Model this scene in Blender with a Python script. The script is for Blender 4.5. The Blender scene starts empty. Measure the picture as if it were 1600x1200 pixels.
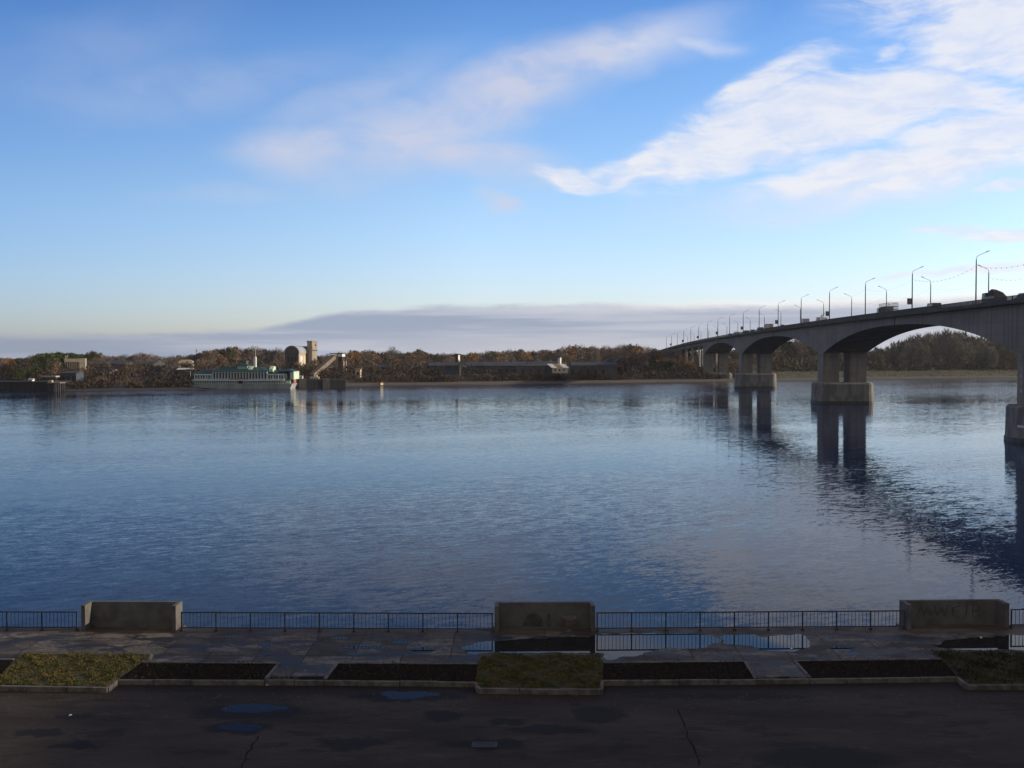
import bpy, math, random
from mathutils import Vector, Matrix
R = math.radians
scene = bpy.context.scene
col = scene.collection
random.seed(11)

# ------------------------------------------------------------------ camera, sky, sun, exposure
F = 1650.0                     # focal length in pixels of the 1600 px wide photograph
HC = 15.4                      # camera height above the river
PITCH = math.atan(48 / F)
cam = bpy.data.cameras.new('camera')
cam.sensor_width = 36; cam.lens = 36 * F / 1600
cam.clip_start = 0.5; cam.clip_end = 20000
camo = bpy.data.objects.new('camera', cam); col.objects.link(camo)
camo.location = (0, 0, HC); camo.rotation_euler = (R(90) - PITCH, 0, 0)
scene.camera = camo
SUN_EL, SUN_AZ = R(12.7), R(86)          # azimuth clockwise from +Y (the view direction)

def ray(px, py):
    u = (px - 800) / F; v = (600 - py) / F
    c, s = math.cos(PITCH), math.sin(PITCH)
    return Vector((u, c + v * s, -s + v * c))
def at(px, py, Y):             # the point seen at a photo pixel, Y metres in front of the camera
    d = ray(px, py)
    return Vector((0, 0, HC)) + d * (Y / d.y)
def onz(px, py, z):            # the point seen at a photo pixel on the level z
    d = ray(px, py)
    return Vector((0, 0, HC)) + d * ((z - HC) / d.z)

class G:                       # small helper for node graphs
    def __init__(self, tree): self.t = tree; self.n = tree.nodes; self.l = tree.links
    def node(self, typ, **kw):
        n = self.n.new(typ)
        for k, v in kw.items(): setattr(n, k, v)
        return n
    def put(self, sock, v):
        if v is None: return
        if isinstance(v, bpy.types.NodeSocket): self.l.new(v, sock)
        else: sock.default_value = v
    def math(self, op, a, b=None, c=None, clamp=False):
        n = self.node('ShaderNodeMath', operation=op, use_clamp=clamp)
        for i, v in enumerate((a, b, c)): self.put(n.inputs[i], v)
        return n.outputs[0]
    def vmath(self, op, a, b=None, scale=None):
        n = self.node('ShaderNodeVectorMath', operation=op)
        self.put(n.inputs[0], a)
        if b is not None: self.put(n.inputs[1], b)
        if scale is not None: self.put(n.inputs['Scale'], scale)
        return n.outputs['Value'] if op in ('LENGTH', 'DOT_PRODUCT') else n.outputs[0]
    def xyz(self, x, y, z):
        n = self.node('ShaderNodeCombineXYZ')
        for i, v in enumerate((x, y, z)): self.put(n.inputs[i], v)
        return n.outputs[0]
    def sep(self, v):
        n = self.node('ShaderNodeSeparateXYZ'); self.put(n.inputs[0], v); return n.outputs
    def mapping(self, v, loc=(0, 0, 0), rot=(0, 0, 0), sc=(1, 1, 1), typ='POINT'):
        n = self.node('ShaderNodeMapping', vector_type=typ)
        self.put(n.inputs[0], v); n.inputs[1].default_value = loc; n.inputs[2].default_value = rot; n.inputs[3].default_value = sc
        return n.outputs[0]
    def noise(self, v, scale=1, detail=4, rough=.5, dist=0, out='Fac'):
        n = self.node('ShaderNodeTexNoise'); self.put(n.inputs['Vector'], v)
        n.inputs['Scale'].default_value = scale; n.inputs['Detail'].default_value = detail
        n.inputs['Roughness'].default_value = rough; n.inputs['Distortion'].default_value = dist
        return n.outputs['Fac'] if out == 'Fac' else n.outputs['Color']
    def ramp(self, f, a, b, lo=0.0, hi=1.0, smooth=True):   # map range a..b -> lo..hi
        n = self.node('ShaderNodeMapRange', interpolation_type='SMOOTHSTEP' if smooth else 'LINEAR')
        self.put(n.inputs[0], f)
        for i, v in enumerate((a, b, lo, hi)): self.put(n.inputs[i + 1], v)
        return n.outputs[0]
    def mix(self, f, a, b, mode='MIX'):
        n = self.node('ShaderNodeMix', data_type='RGBA', blend_type=mode)
        self.put(n.inputs[0], f)
        for s, v in ((n.inputs[6], a), (n.inputs[7], b)):
            if isinstance(v, tuple) and len(v) == 3: v = v + (1,)
            self.put(s, v)
        return n.outputs[2]
    def curve(self, f, pts, x0, x1, y0, y1):
        m = self.ramp(f, x0, x1, 0.0, 1.0, False)
        n = self.node('ShaderNodeFloatCurve'); self.put(n.inputs['Value'], m)
        c = n.mapping.curves[0]
        P = [((x - x0) / (x1 - x0), (y - y0) / (y1 - y0)) for x, y in pts]
        c.points[0].location = P[0]; c.points[-1].location = P[-1]
        for p in P[1:-1]: c.points.new(*p)
        n.mapping.update()
        return self.math('MULTIPLY_ADD', n.outputs[0], y1 - y0, y0)

def azel(px, py):
    d = ray(px, py)
    return math.degrees(math.atan2(d.x, d.y)), math.degrees(math.atan2(d.z, math.hypot(d.x, d.y)))

SKY_STRENGTH = 0.15
def build_world():
    w = bpy.data.worlds.new('World'); scene.world = w; w.use_nodes = True
    g = G(w.node_tree); g.n.clear()
    out = g.node('ShaderNodeOutputWorld'); bg = g.node('ShaderNodeBackground')
    g.l.new(bg.outputs[0], out.inputs[0]); bg.inputs[1].default_value = SKY_STRENGTH
    sky = g.node('ShaderNodeTexSky', sky_type='NISHITA'); sky.sun_disc = False
    sky.sun_elevation = SUN_EL; sky.sun_rotation = SUN_AZ
    sky.altitude = 100; sky.air_density = 1.0; sky.dust_density = 0.6; sky.ozone_density = 2.5
    d = g.node('ShaderNodeTexCoord').outputs['Generated']
    x, y, z = g.sep(d)
    az = g.math('MULTIPLY', g.math('ARCTAN2', x, y), 57.29578)
    el = g.math('MULTIPLY', g.math('ARCSINE', z), 57.29578)
    p = g.xyz(az, el, 0.0)
    # clearer, bluer air than the stock sky: paler low down, deeper high up and away from the sun
    air = g.mix(g.ramp(el, 1.0, 8.5, 0, 1, False), AIR_LOW, AIR_MID)
    air = g.mix(g.ramp(el, 8.0, 19.0, 0, 1, False), air, AIR_HIGH)
    air = g.mix(g.ramp(el, 16.0, 27.0, 0, 1, False), air, AIR_TOP)
    side = g.mix(g.ramp(az, -27.0, -2.0, 0, 1, False), AIR_AWAY, (1, 1, 1))
    base = g.mix(1.0, sky.outputs[0], g.mix(1.0, air, side, 'MULTIPLY'), 'MULTIPLY')
    # streaky fibres, tilted upwards to the right
    warp = g.noise(g.mapping(p, sc=(.12, .25, 1)), 1, 3, .55, out='Color')
    pw = g.vmath('ADD', p, g.vmath('MULTIPLY', g.vmath('SUBTRACT', warp, (.5, .5, .5)), (5.0, 2.6, 0)))
    n1 = g.noise(g.mapping(pw, rot=(0, 0, R(-13)), sc=(.16, .50, 1)), 1, 7, .60)
    n2 = g.noise(g.mapping(pw, rot=(0, 0, R(-9)), sc=(.42, 1.5, 1), loc=(7, 3, 0)), 1, 6, .62)
    def blobs(lst, r0, r1):
        tot = None
        for cx, cy, rx, ry, ang, wt in lst:
            a, e = azel(cx, cy)
            m = g.mapping(pw, loc=(a, e, 0), rot=(0, 0, R(ang)), sc=(rx * .0347, ry * .0347, 1), typ='TEXTURE')
            f = g.ramp(g.vmath('LENGTH', m), r0, r1, 0.0, wt)
            tot = f if tot is None else g.math('MAXIMUM', tot, f)
        return tot
    f1 = g.math('SUBTRACT', n1, .5); f2 = g.math('SUBTRACT', n2, .5)
    n3 = g.noise(g.mapping(pw, rot=(0, 0, R(-18)), sc=(.30, .55, 1), loc=(2, 9, 0)), 1, 6, .6)
    veil = blobs(VEILS, 1.5, 0.0)
    veil = g.math('MULTIPLY', veil, g.ramp(g.math('ADD', g.math('MULTIPLY', n3, .6), g.math('MULTIPLY', n1, .4)), .30, .58, .50, 1.2))
    c = g.mix(g.math('MINIMUM', g.math('MULTIPLY', veil, 1.08), .82), base, g.mix(g.ramp(az, 0.0, 16.0), CLOUD_FAR, CLOUD_THIN))
    tot = blobs(CLOUDS, 1.35, .35)
    dens = g.math('ADD', tot, g.math('MULTIPLY', g.math('MULTIPLY_ADD', f1, 1.35, g.math('MULTIPLY', f2, 1.1)), g.ramp(tot, 0.0, 0.45)))
    cc = g.mix(g.ramp(g.math('ADD', g.math('MULTIPLY', n3, .5), g.math('MULTIPLY', n2, .5)), .38, .60), CLOUD_THIN, CLOUD_THICK)
    cc = g.mix(g.math('MULTIPLY', g.ramp(az, 8.0, 22.0), g.ramp(el, 17.5, 24.0)), cc, g.vmath('SCALE', cc, scale=1.7))
    c = g.mix(g.math('MULTIPLY', g.ramp(dens, 0.0, 1.0), 0.84), c, cc)
    # unseen warm cloud added overhead and behind the viewer to neutralise ambient light
    nh = g.noise(g.vmath('MULTIPLY', d, (3.0, 3.0, 5.0)), 1, 5, .6)
    over = g.math('MAXIMUM', g.ramp(el, 44.0, 66.0), g.ramp(g.math('ABSOLUTE', az), 60.0, 85.0))
    c = g.mix(g.math('MULTIPLY', over, g.ramp(nh, .30, .55)), c, FILL_CLOUD)
    # the low cloud bank lying along the horizon
    ridge = g.curve(az, [(-60, 1.0), (-26, 1.0), (-18, 1.1), (-15.5, 1.2), (-12.5, 1.55), (-8.5, 2.3), (-3.5, 2.62), (7, 2.8), (17, 2.85), (26, 3.0), (60, 4)], -60, 60, 0, 5)
    nb = g.noise(g.mapping(p, sc=(.28, .9, 1)), 1, 6, .6)
    nb2 = g.noise(g.mapping(p, sc=(.075, 1.6, 1), loc=(3, 1, 0)), 1, 5, .55)
    h = g.math('ADD', g.math('SUBTRACT', ridge, el), g.math('MULTIPLY', g.math('SUBTRACT', nb, .5), 0.75))
    bank = g.ramp(h, -0.10, 0.32)
    rim = g.math('MULTIPLY', g.ramp(h, 0.75, 0.05), g.ramp(az, -6.0, 14.0))
    bc = g.mix(g.ramp(nb2, .40, .66), BANK_DARK, BANK_LIGHT)
    bc = g.mix(g.math('MULTIPLY', g.ramp(el, 1.6, 0.1, 0, .8), g.ramp(az, -16.0, 2.0)), bc, BANK_LOW)
    bc = g.mix(g.ramp(az, 2.0, 26.0, 0, .45), bc, BANK_RIGHT)
    bc = g.mix(g.ramp(az, -10.0, -26.0, 0, .5), bc, BANK_LEFT)
    bc = g.mix(rim, bc, BANK_RIM)
    gap = g.math('MULTIPLY', g.ramp(nb2, .60, .72), g.ramp(az, -10.0, -20.0))
    c = g.mix(g.math('MULTIPLY', bank, g.math('SUBTRACT', 1.0, g.math('MULTIPLY', gap, .7))), c, bc)
    g.l.new(c, bg.inputs[0])

#            cx    cy   rx   ry  tilt weight   (placed on the sky by the photo pixel they stand at)
CLOUDS = [(1010, 248, 90, 26, 28, .9), (1150, 205, 200, 54, 20, 1.05), (1330, 165, 210, 68, 8, 1.05), (1480, 148, 130, 30, -8, .85), (1220, 118, 110, 28, 22, .85),
          (1350, 262, 190, 28, 8, .9), (1520, 225, 190, 58, 14, 1.1), (1640, 200, 120, 60, 14, 1.1),
          (1515, 48, 130, 56, 16, .95), (1620, 40, 120, 66, 0, 1.05), (1365, 70, 36, 11, 18, .6), (890, 280, 62, 20, -14, .75), (950, 262, 60, 18, 10, .55),
          (1500, 362, 90, 10, -3, .75), (1590, 368, 110, 14, 0, .95), (1560, 425, 180, 8, 2, .8), (1580, 300, 60, 9, 4, .7),
          (1780, -140, 380, 130, 10, 1), (1500, -330, 480, 110, 15, .95), (2200, 120, 420, 180, 5, 1)]
VEILS = [(485, 232, 120, 46, 4, .6), (640, 205, 180, 70, 14, .62), (740, 245, 140, 40, -8, .7), (800, 140, 170, 50, 16, .72), (940, 85, 190, 40, 14, .72), (1090, 62, 80, 16, -6, .5),
         (560, 150, 160, 40, 20, .3), (780, 318, 45, 14, -12, .62), (300, 130, 260, 40, 10, .2), (1250, 330, 220, 18, 3, .4), (1330, 300, 280, 40, 4, .5), (380, 300, 120, 16, 2, .2), (150, 80, 200, 60, 20, .12)]
AIR_LOW = (1.24, 1.22, 1.64); AIR_MID = (1.22, 1.24, 1.46); AIR_HIGH = (.72, 1.0, 1.40); AIR_TOP = (.24, .46, 1.0); AIR_AWAY = (.56, .63, .72)
CLOUD_THIN = (4.0, 4.25, 5.0); CLOUD_THICK = (4.95, 4.85, 4.95); CLOUD_FAR = (3.5, 3.55, 4.2)
BANK_DARK = (1.9, 2.2, 2.85); BANK_LIGHT = (2.8, 2.95, 3.45); BANK_LOW = (3.2, 3.2, 3.45)
BANK_RIGHT = (3.5, 3.55, 3.9); BANK_LEFT = (1.35, 1.6, 2.0); BANK_RIM = (5.0, 4.95, 4.95)
FILL_CLOUD = (2.3, 1.95, 1.5)
build_world()

sl = bpy.data.lights.new('sun', 'SUN'); sl.energy = 4.2; sl.angle = R(0.5); sl.color = (1, .84, .62)
so = bpy.data.objects.new('sun', sl); col.objects.link(so)
sd = Vector((math.cos(SUN_EL) * math.sin(SUN_AZ), math.cos(SUN_EL) * math.cos(SUN_AZ), math.sin(SUN_EL)))
so.rotation_euler = (-sd).to_track_quat('-Z', 'Y').to_euler(); so.location = (200, 0, 200)
vs = scene.view_settings
vs.view_transform = 'Standard'; vs.look = 'None'; vs.gamma = 1; vs.use_curve_mapping = False; vs.exposure = 0.3

# ------------------------------------------------------------------ mesh and object helpers
class MB:
    def __init__(self): self.v = []; self.f = []; self.m = []; self.cur = 0
    def _add(self, vs, fs):
        b = len(self.v); self.v.extend([tuple(p) for p in vs]); self.f.extend([tuple(b + i for i in f) for f in fs])
        self.m.extend([self.cur] * len(fs)); return self
    def hexa(self, p):         # 8 points: bottom ring of four, top ring of four
        return self._add(p, [(3, 2, 1, 0), (4, 5, 6, 7), (0, 1, 5, 4), (1, 2, 6, 5), (2, 3, 7, 6), (3, 0, 4, 7)])
    def box(self, x0, x1, y0, y1, z0, z1):
        return self.hexa([(x0, y0, z0), (x1, y0, z0), (x1, y1, z0), (x0, y1, z0), (x0, y0, z1), (x1, y0, z1), (x1, y1, z1), (x0, y1, z1)])
    def beam(self, p, q, w, h=None):
        p, q = Vector(p), Vector(q); h = h or w
        d = (q - p).normalized(); up = Vector((0, 0, 1)) if abs(d.z) < .98 else Vector((0, 1, 0))
        a = d.cross(up).normalized(); b = a.cross(d).normalized(); a = a * (w / 2); b = b * (h / 2)
        return self.hexa([p - a - b, p + a - b, q + a - b, q - a - b, p - a + b, p + a + b, q + a + b, q - a + b])
    def rings(self, rs, cap=True):
        n = len(rs[0]); vs = [p for r in rs for p in r]; fs = []
        for k in range(len(rs) - 1):
            for i in range(n):
                j = (i + 1) % n
                fs.append((k * n + i, k * n + j, (k + 1) * n + j, (k + 1) * n + i))
        if cap: fs.append(tuple(reversed(range(n)))); fs.append(tuple((len(rs) - 1) * n + i for i in range(n)))
        return self._add(vs, fs)
    def tube(self, pts, rad, n=6):
        rs = []
        for k, p in enumerate(pts):
            p = Vector(p); a = Vector(pts[max(0, k - 1)]); b = Vector(pts[min(len(pts) - 1, k + 1)])
            d = (b - a).normalized(); up = Vector((0, 0, 1)) if abs(d.z) < .95 else Vector((0, 1, 0))
            u = d.cross(up).normalized(); v = u.cross(d).normalized()
            r = rad[k] if isinstance(rad, (list, tuple)) else rad
            rs.append([p + u * (r * math.cos(2 * math.pi * i / n)) + v * (r * math.sin(2 * math.pi * i / n)) for i in range(n)])
        return self.rings(rs)
    def prism(self, poly, z0, z1, top=None):
        top = top or poly
        return self.rings([[(x, y, z0) for x, y in poly], [(x, y, z1) for x, y in top]])
    def extr(self, prof, y0, y1):   # profile in x,z pulled along y
        return self.rings([[(x, y0, z) for x, z in prof], [(x, y1, z) for x, z in prof]])
    def extrx(self, prof, x0, x1):  # profile in y,z pulled along x
        return self.rings([[(x0, y, z) for y, z in prof], [(x1, y, z) for y, z in prof]])
    def quad(self, a, b, c, d): return self._add([a, b, c, d], [(0, 1, 2, 3)])
    def tri(self, a, b, c): return self._add([a, b, c], [(0, 1, 2)])
    def mesh(self, name, mats, smooth=False, fix=True):
        me = bpy.data.meshes.new(name); me.from_pydata(self.v, [], self.f)
        for m in (mats if isinstance(mats, (list, tuple)) else [mats]): me.materials.append(m)
        if any(self.m): me.polygons.foreach_set('material_index', self.m)
        if fix:
            import bmesh
            bm = bmesh.new(); bm.from_mesh(me); bmesh.ops.recalc_face_normals(bm, faces=bm.faces); bm.to_mesh(me); bm.free()
        if smooth: me.polygons.foreach_set('use_smooth', [True] * len(me.polygons))
        me.update(); return me
    def build(self, name, mats, parent=None, smooth=False, fix=True, label=None, bevel=0):
        o = bpy.data.objects.new(name, self.mesh(name, mats, smooth, fix)); col.objects.link(o)
        if parent is not None: o.parent = parent
        if label: o['label'] = label
        if bevel:
            b = o.modifiers.new('bevel', 'BEVEL'); b.width = bevel; b.segments = 2; b.limit_method = 'ANGLE'
        return o
def box(*a): return MB().box(*a)

def tag(o, label=None, cat=None, group=None, kind=None):
    if label: o['label'] = label
    if cat: o['category'] = cat
    if group: o['group'] = group
    if kind: o['kind'] = kind
    return o
def thing(name, label, cat, loc=(0, 0, 0), rz=0.0, group=None):
    o = bpy.data.objects.new(name, None); o.empty_display_size = .5; col.objects.link(o)
    o.location = loc; o.rotation_euler = (0, 0, rz)
    return tag(o, label, cat, group)
def copy_tree(o, parent=None):
    c = o.copy(); col.objects.link(c)
    if parent is not None: c.parent = parent
    for ch in list(o.children): copy_tree(ch, c)
    return c
def struct(name, mb, m, **kw): return tag(mb.build(name, m, **kw), kind='structure')
def add_copy(part, parent, loc=(0, 0, 0)):   # one more part with the same mesh
    c = part.copy(); col.objects.link(c); c.parent = parent; c.location = loc; return c

MATS = {}
def M(name, c1, c2=None, scale=1.0, rough=.85, bump=0.0, detail=5, stretch=(1, 1, 1), spec=.3, metal=0.0, lo=.35, hi=.65, world=False, rnd=0.0):
    if name in MATS: return MATS[name]
    m = bpy.data.materials.new(name); m.use_nodes = True; g = G(m.node_tree)
    b = g.n['Principled BSDF']
    b.inputs['Roughness'].default_value = rough; b.inputs['Specular IOR Level'].default_value = spec; b.inputs['Metallic'].default_value = metal
    tc = g.node('ShaderNodeNewGeometry').outputs['Position'] if world else g.node('ShaderNodeTexCoord').outputs['Object']
    v = g.mapping(tc, sc=stretch)
    n = g.noise(v, scale, detail, .6)
    c = g.mix(g.ramp(n, lo, hi), c1, c2 or tuple(x * .75 for x in c1))
    if rnd:
        oi = g.node('ShaderNodeObjectInfo').outputs['Random']
        c = g.mix(1.0, c, g.mix(oi, (1 - rnd,) * 3, (1 + rnd,) * 3), 'MULTIPLY')
    g.l.new(c, b.inputs['Base Color'])
    if bump:
        bn = g.node('ShaderNodeBump'); bn.inputs['Strength'].default_value = .6; bn.inputs['Distance'].default_value = bump
        g.l.new(g.noise(v, scale * 3, 6, .65), bn.inputs['Height']); g.l.new(bn.outputs[0], b.inputs['Normal'])
    MATS[name] = m; return m

# ------------------------------------------------------------------ materials of the setting
def water_material():
    m = bpy.data.materials.new('river_water'); m.use_nodes = True; g = G(m.node_tree); b = g.n['Principled BSDF']
    b.inputs['Base Color'].default_value = (.003, .014, .052, 1); b.inputs['IOR'].default_value = 1.12
    b.inputs['Roughness'].default_value = .03; b.inputs['Specular IOR Level'].default_value = .5
    p = g.node('ShaderNodeNewGeometry').outputs['Position']
    q = g.mapping(p, rot=(0, 0, R(-22)))
    def lay(sx, sy, det, amp, loc=(0, 0, 0), rough=.5):
        n = g.noise(g.mapping(q, sc=(sx, sy, 1), loc=loc), 1, det, rough, .6, out='Color')
        return g.vmath('SCALE', g.vmath('SUBTRACT', n, (.5, .5, .5)), scale=amp)
    calm = g.noise(g.mapping(q, sc=(.0032, .013, 1), loc=(3, 8, 0)), 1, 4, .6)
    k = g.ramp(calm, .36, .66, .40, 1.35)
    s = g.vmath('ADD', lay(.8, 2.3, 5, WAVE1), lay(.16, .5, 3, WAVE2, (5, 1, 0)))
    s = g.vmath('ADD', s, lay(4.0, 9.5, 4, WAVE3, (1, 9, 0)))
    k = g.math('MULTIPLY', k, g.ramp(g.sep(p)[1], 310.0, 480.0, 1.0, 4.5))       # more wind towards the far bank
    s = g.vmath('SCALE', s, scale=k)
    x, y, z = g.sep(s)
    n = g.vmath('NORMALIZE', g.xyz(g.math('MULTIPLY', x, .45), y, 1.0))
    g.l.new(n, b.inputs['Normal'])
    return m
WAVE1, WAVE2, WAVE3 = .145, .04, .15

def promenade_material():
    m = bpy.data.materials.new('promenade_slabs'); m.use_nodes = True; g = G(m.node_tree); b = g.n['Principled BSDF']
    p = g.node('ShaderNodeNewGeometry').outputs['Position']
    w = g.vmath('ADD', p, g.vmath('SCALE', g.vmath('SUBTRACT', g.noise(p, 1.5, 3, out='Color'), (.5, .5, .5)), scale=.06))
    br = g.node('ShaderNodeTexBrick'); br.offset = 0; br.squash = 1
    g.put(br.inputs['Vector'], g.mapping(w, loc=(.55, -.35, 0)))
    br.inputs['Color1'].default_value = (.070, .063, .053, 1); br.inputs['Color2'].default_value = (.19, .175, .15, 1)
    br.inputs['Mortar'].default_value = (.012, .011, .010, 1)
    br.inputs['Scale'].default_value = 1; br.inputs['Mortar Size'].default_value = .035; br.inputs['Mortar Smooth'].default_value = .4
    br.inputs['Brick Width'].default_value = 2.05; br.inputs['Row Height'].default_value = 2.75; br.inputs['Bias'].default_value = 0
    n = g.noise(g.mapping(p, sc=(.6, 1.1, 1)), .8, 7, .68); n2 = g.noise(p, 6, 7, .75); n3 = g.noise(g.mapping(p, sc=(.35, .8, 1), loc=(4, 2, 0)), 1.0, 6, .7)
    c = g.mix(g.ramp(n2, .38, .62), br.outputs[0], (.035, .031, .026))
    c = g.mix(.75, br.outputs[0], c)
    c = g.mix(g.math('MULTIPLY', g.ramp(n3, .50, .58), .8), c, (.034, .029, .022))      # trodden silt
    c = g.mix(g.math('MULTIPLY', g.ramp(n3, .45, .38), .6), c, (.21, .195, .165))          # drying, scoured concrete
    wet = g.ramp(n, .505, .545)
    c = g.mix(g.math('MULTIPLY', wet, .85), c, (.016, .015, .013))
    y = g.sep(w)[1]
    c = g.mix(g.math('MULTIPLY', g.ramp(y, 47.4, 48.3), .6), c, (.075, .055, .038))      # rusty strip along the railing
    g.l.new(c, b.inputs['Base Color']); b.inputs['Specular IOR Level'].default_value = .28
    g.l.new(g.math('MULTIPLY_ADD', wet, -.30, .90), b.inputs['Roughness'])
    bn = g.node('ShaderNodeBump'); bn.inputs['Distance'].default_value = .012; g.l.new(n2, bn.inputs['Height']); g.l.new(bn.outputs[0], b.inputs['Normal'])
    return m

def asphalt_material():
    m = bpy.data.materials.new('worn_asphalt'); m.use_nodes = True; g = G(m.node_tree); b = g.n['Principled BSDF']
    p = g.node('ShaderNodeNewGeometry').outputs['Position']
    n = g.noise(g.mapping(p, sc=(.35, .9, 1)), .5, 6, .62); n2 = g.noise(p, 14, 5, .7)
    c = g.mix(g.ramp(n, .3, .7), (.033, .026, .0205), (.062, .050, .039))
    c = g.mix(g.math('MULTIPLY', g.ramp(n2, .35, .7), .35), c, (.020, .018, .016))
    n5 = g.noise(p, 45, 3, .8); c = g.mix(g.math('MULTIPLY', g.ramp(n5, .56, .72), .6), c, (.10, .09, .078))
    n6 = g.noise(g.mapping(p, sc=(.5, 1.3, 1), loc=(9, 4, 0)), 1.0, 7, .7); c = g.mix(g.math('MULTIPLY', g.ramp(n6, .52, .64), .65), c, (.022, .018, .015))
    c = g.mix(g.math('MULTIPLY', g.ramp(n6, .42, .34), .45), c, (.078, .068, .057))
    wob = g.vmath('ADD', p, g.vmath('SCALE', g.vmath('SUBTRACT', g.noise(p, 1.1, 4, .6, out='Color'), (.5, .5, .5)), scale=1.3))
    damp = None
    for px, py, rx, ry in [(935, 1116, 1.0, .9), (695, 1119, .8, .6), (860, 1140, 1.7, .45), (550, 1162, 1.3, .6), (390, 1112, 2.1, .9), (370, 1137, 1.3, .6),
                           (640, 1088, 2.4, .6), (757, 1163, 1.6, .5), (1290, 1185, 2.4, 1.0), (1130, 1088, 3.2, .4), (120, 1120, .7, .3), (120, 1165, 1.0, .3), (60, 1145, .9, .4), (790, 1128, .7, .3)]:
        q = onz(px, py, 2.45)
        f = g.ramp(g.vmath('LENGTH', g.mapping(wob, loc=(q.x, q.y, 2.45), sc=(rx, ry, 3), typ='TEXTURE')), 1.15, .75)
        damp = f if damp is None else g.math('MAXIMUM', damp, f)
    y = g.sep(wob)[1]
    gut = g.math('MULTIPLY', g.ramp(y, 39.2, 40.6), .8)          # the damp gutter along the kerb
    damp = g.math('MAXIMUM', damp, gut)
    c = g.mix(g.math('MULTIPLY', damp, .8), c, (.012, .011, .011))
    g.l.new(c, b.inputs['Base Color']); g.l.new(g.math('MULTIPLY_ADD', damp, -.1, .92), b.inputs['Roughness'])
    b.inputs['Specular IOR Level'].default_value = .12
    bn = g.node('ShaderNodeBump'); bn.inputs['Distance'].default_value = .01; g.l.new(n2, bn.inputs['Height']); g.l.new(bn.outputs[0], b.inputs['Normal'])
    return m

mWATER = water_material(); mPROM = promenade_material(); mASPH = asphalt_material()
mKERB = M('kerb_concrete', (.15, .14, .12), (.07, .064, .056), 2.2, .9, .01, world=True)
mBAY = M('bay_concrete', (.135, .133, .124), (.082, .080, .075), 1.3, .9, .01, lo=.3, hi=.7, world=True)
mSTAIN = M('dark_stain', (.035, .034, .033), (.05, .048, .045), 3, .9)
mFAINT = M('faded_paint', (.048, .047, .045), (.08, .078, .073), 2.5, .9, lo=.4, hi=.6)
mSOIL = M('bed_soil', (.009, .007, .005), (.022, .015, .010), 5, 1.0, .06, spec=.02, world=True)
mTURF = M('turf_ground', (.035, .034, .012), (.055, .045, .016), 2.5, .95, .03, world=True)
mRAIL = M('railing_paint', (.050, .050, .052), (.034, .032, .031), 6, .6)
mRUST = M('rusty_iron', (.10, .045, .025), (.05, .03, .02), 8, .85)
def bridge_material():
    m = bpy.data.materials.new('bridge_concrete'); m.use_nodes = True; g = G(m.node_tree); b = g.n['Principled BSDF']
    p = g.node('ShaderNodeTexCoord').outputs['Object']
    big = g.noise(g.mapping(p, sc=(.25, .05, .12)), 1, 6, .6); streak = g.noise(g.mapping(p, sc=(.9, .9, .035)), 1, 5, .65); fine = g.noise(p, 1.6, 6, .7)
    c = g.mix(g.ramp(big, .35, .65), (.27, .245, .212), (.195, .178, .155))
    c = g.mix(g.math('MULTIPLY', g.ramp(streak, .50, .66), .55), c, (.095, .09, .083))       # rain streaks
    c = g.mix(g.math('MULTIPLY', g.ramp(streak, .42, .32), .35), c, (.33, .325, .31))         # lime runs
    c = g.mix(g.math('MULTIPLY', g.ramp(fine, .45, .7), .3), c, (.13, .125, .115))
    x, y, z = g.sep(p)
    seam = g.math('LESS_THAN', g.math('FRACT', g.math('DIVIDE', g.math('ADD', y, 400.0), 5.2)), .022)
    board = g.math('LESS_THAN', g.math('FRACT', g.math('DIVIDE', g.math('ADD', z, 10.0), 2.4)), .03)
    c = g.mix(g.math('MULTIPLY', g.math('MAXIMUM', seam, board), .45), c, (.075, .072, .066))
    g.l.new(c, b.inputs['Base Color']); b.inputs['Roughness'].default_value = .92; b.inputs['Specular IOR Level'].default_value = .25
    return m
mBRIDGE = bridge_material()
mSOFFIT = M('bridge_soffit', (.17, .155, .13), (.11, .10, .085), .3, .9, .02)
mPIERB = M('pier_granite', (.21, .21, .20), (.12, .118, .112), .6, .9, .03, stretch=(1, 1, .35), lo=.38, hi=.62)
mEDGE = M('dark_edge_concrete', (.085, .082, .078), (.055, .053, .05), .5, .9, stretch=(1, .3, 1))  # darker tone than the other bridge concrete, for deck slab and edge beams
mDARKMETAL = M('lamp_metal', (.055, .058, .065), (.04, .042, .048), 4, .55, metal=.2)
mWET = bpy.data.materials.new('puddle_water'); mWET.use_nodes = True
_b = mWET.node_tree.nodes['Principled BSDF']; _b.inputs['Base Color'].default_value = (.012, .012, .012, 1); _b.inputs['Roughness'].default_value = .02; _b.inputs['IOR'].default_value = 1.17

mFILM = mWET.copy(); mFILM.name = 'muddy_puddle_film'; mFILM.node_tree.nodes['Principled BSDF'].inputs['IOR'].default_value = 1.09; mFILM.node_tree.nodes['Principled BSDF'].inputs['Base Color'].default_value = (.014, .013, .013, 1)

# ------------------------------------------------------------------ river, near bank
struct('river_water', MB().quad((-2400, 40, 0), (2400, 40, 0), (2400, 2400, 0), (-2400, 2400, 0)), mWATER)

PZ, RZ = 2.60, 2.45            # promenade and road levels
def gp(px, py, z=PZ): p = onz(px, py, z); return Vector((p.x, p.y, z))

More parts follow.
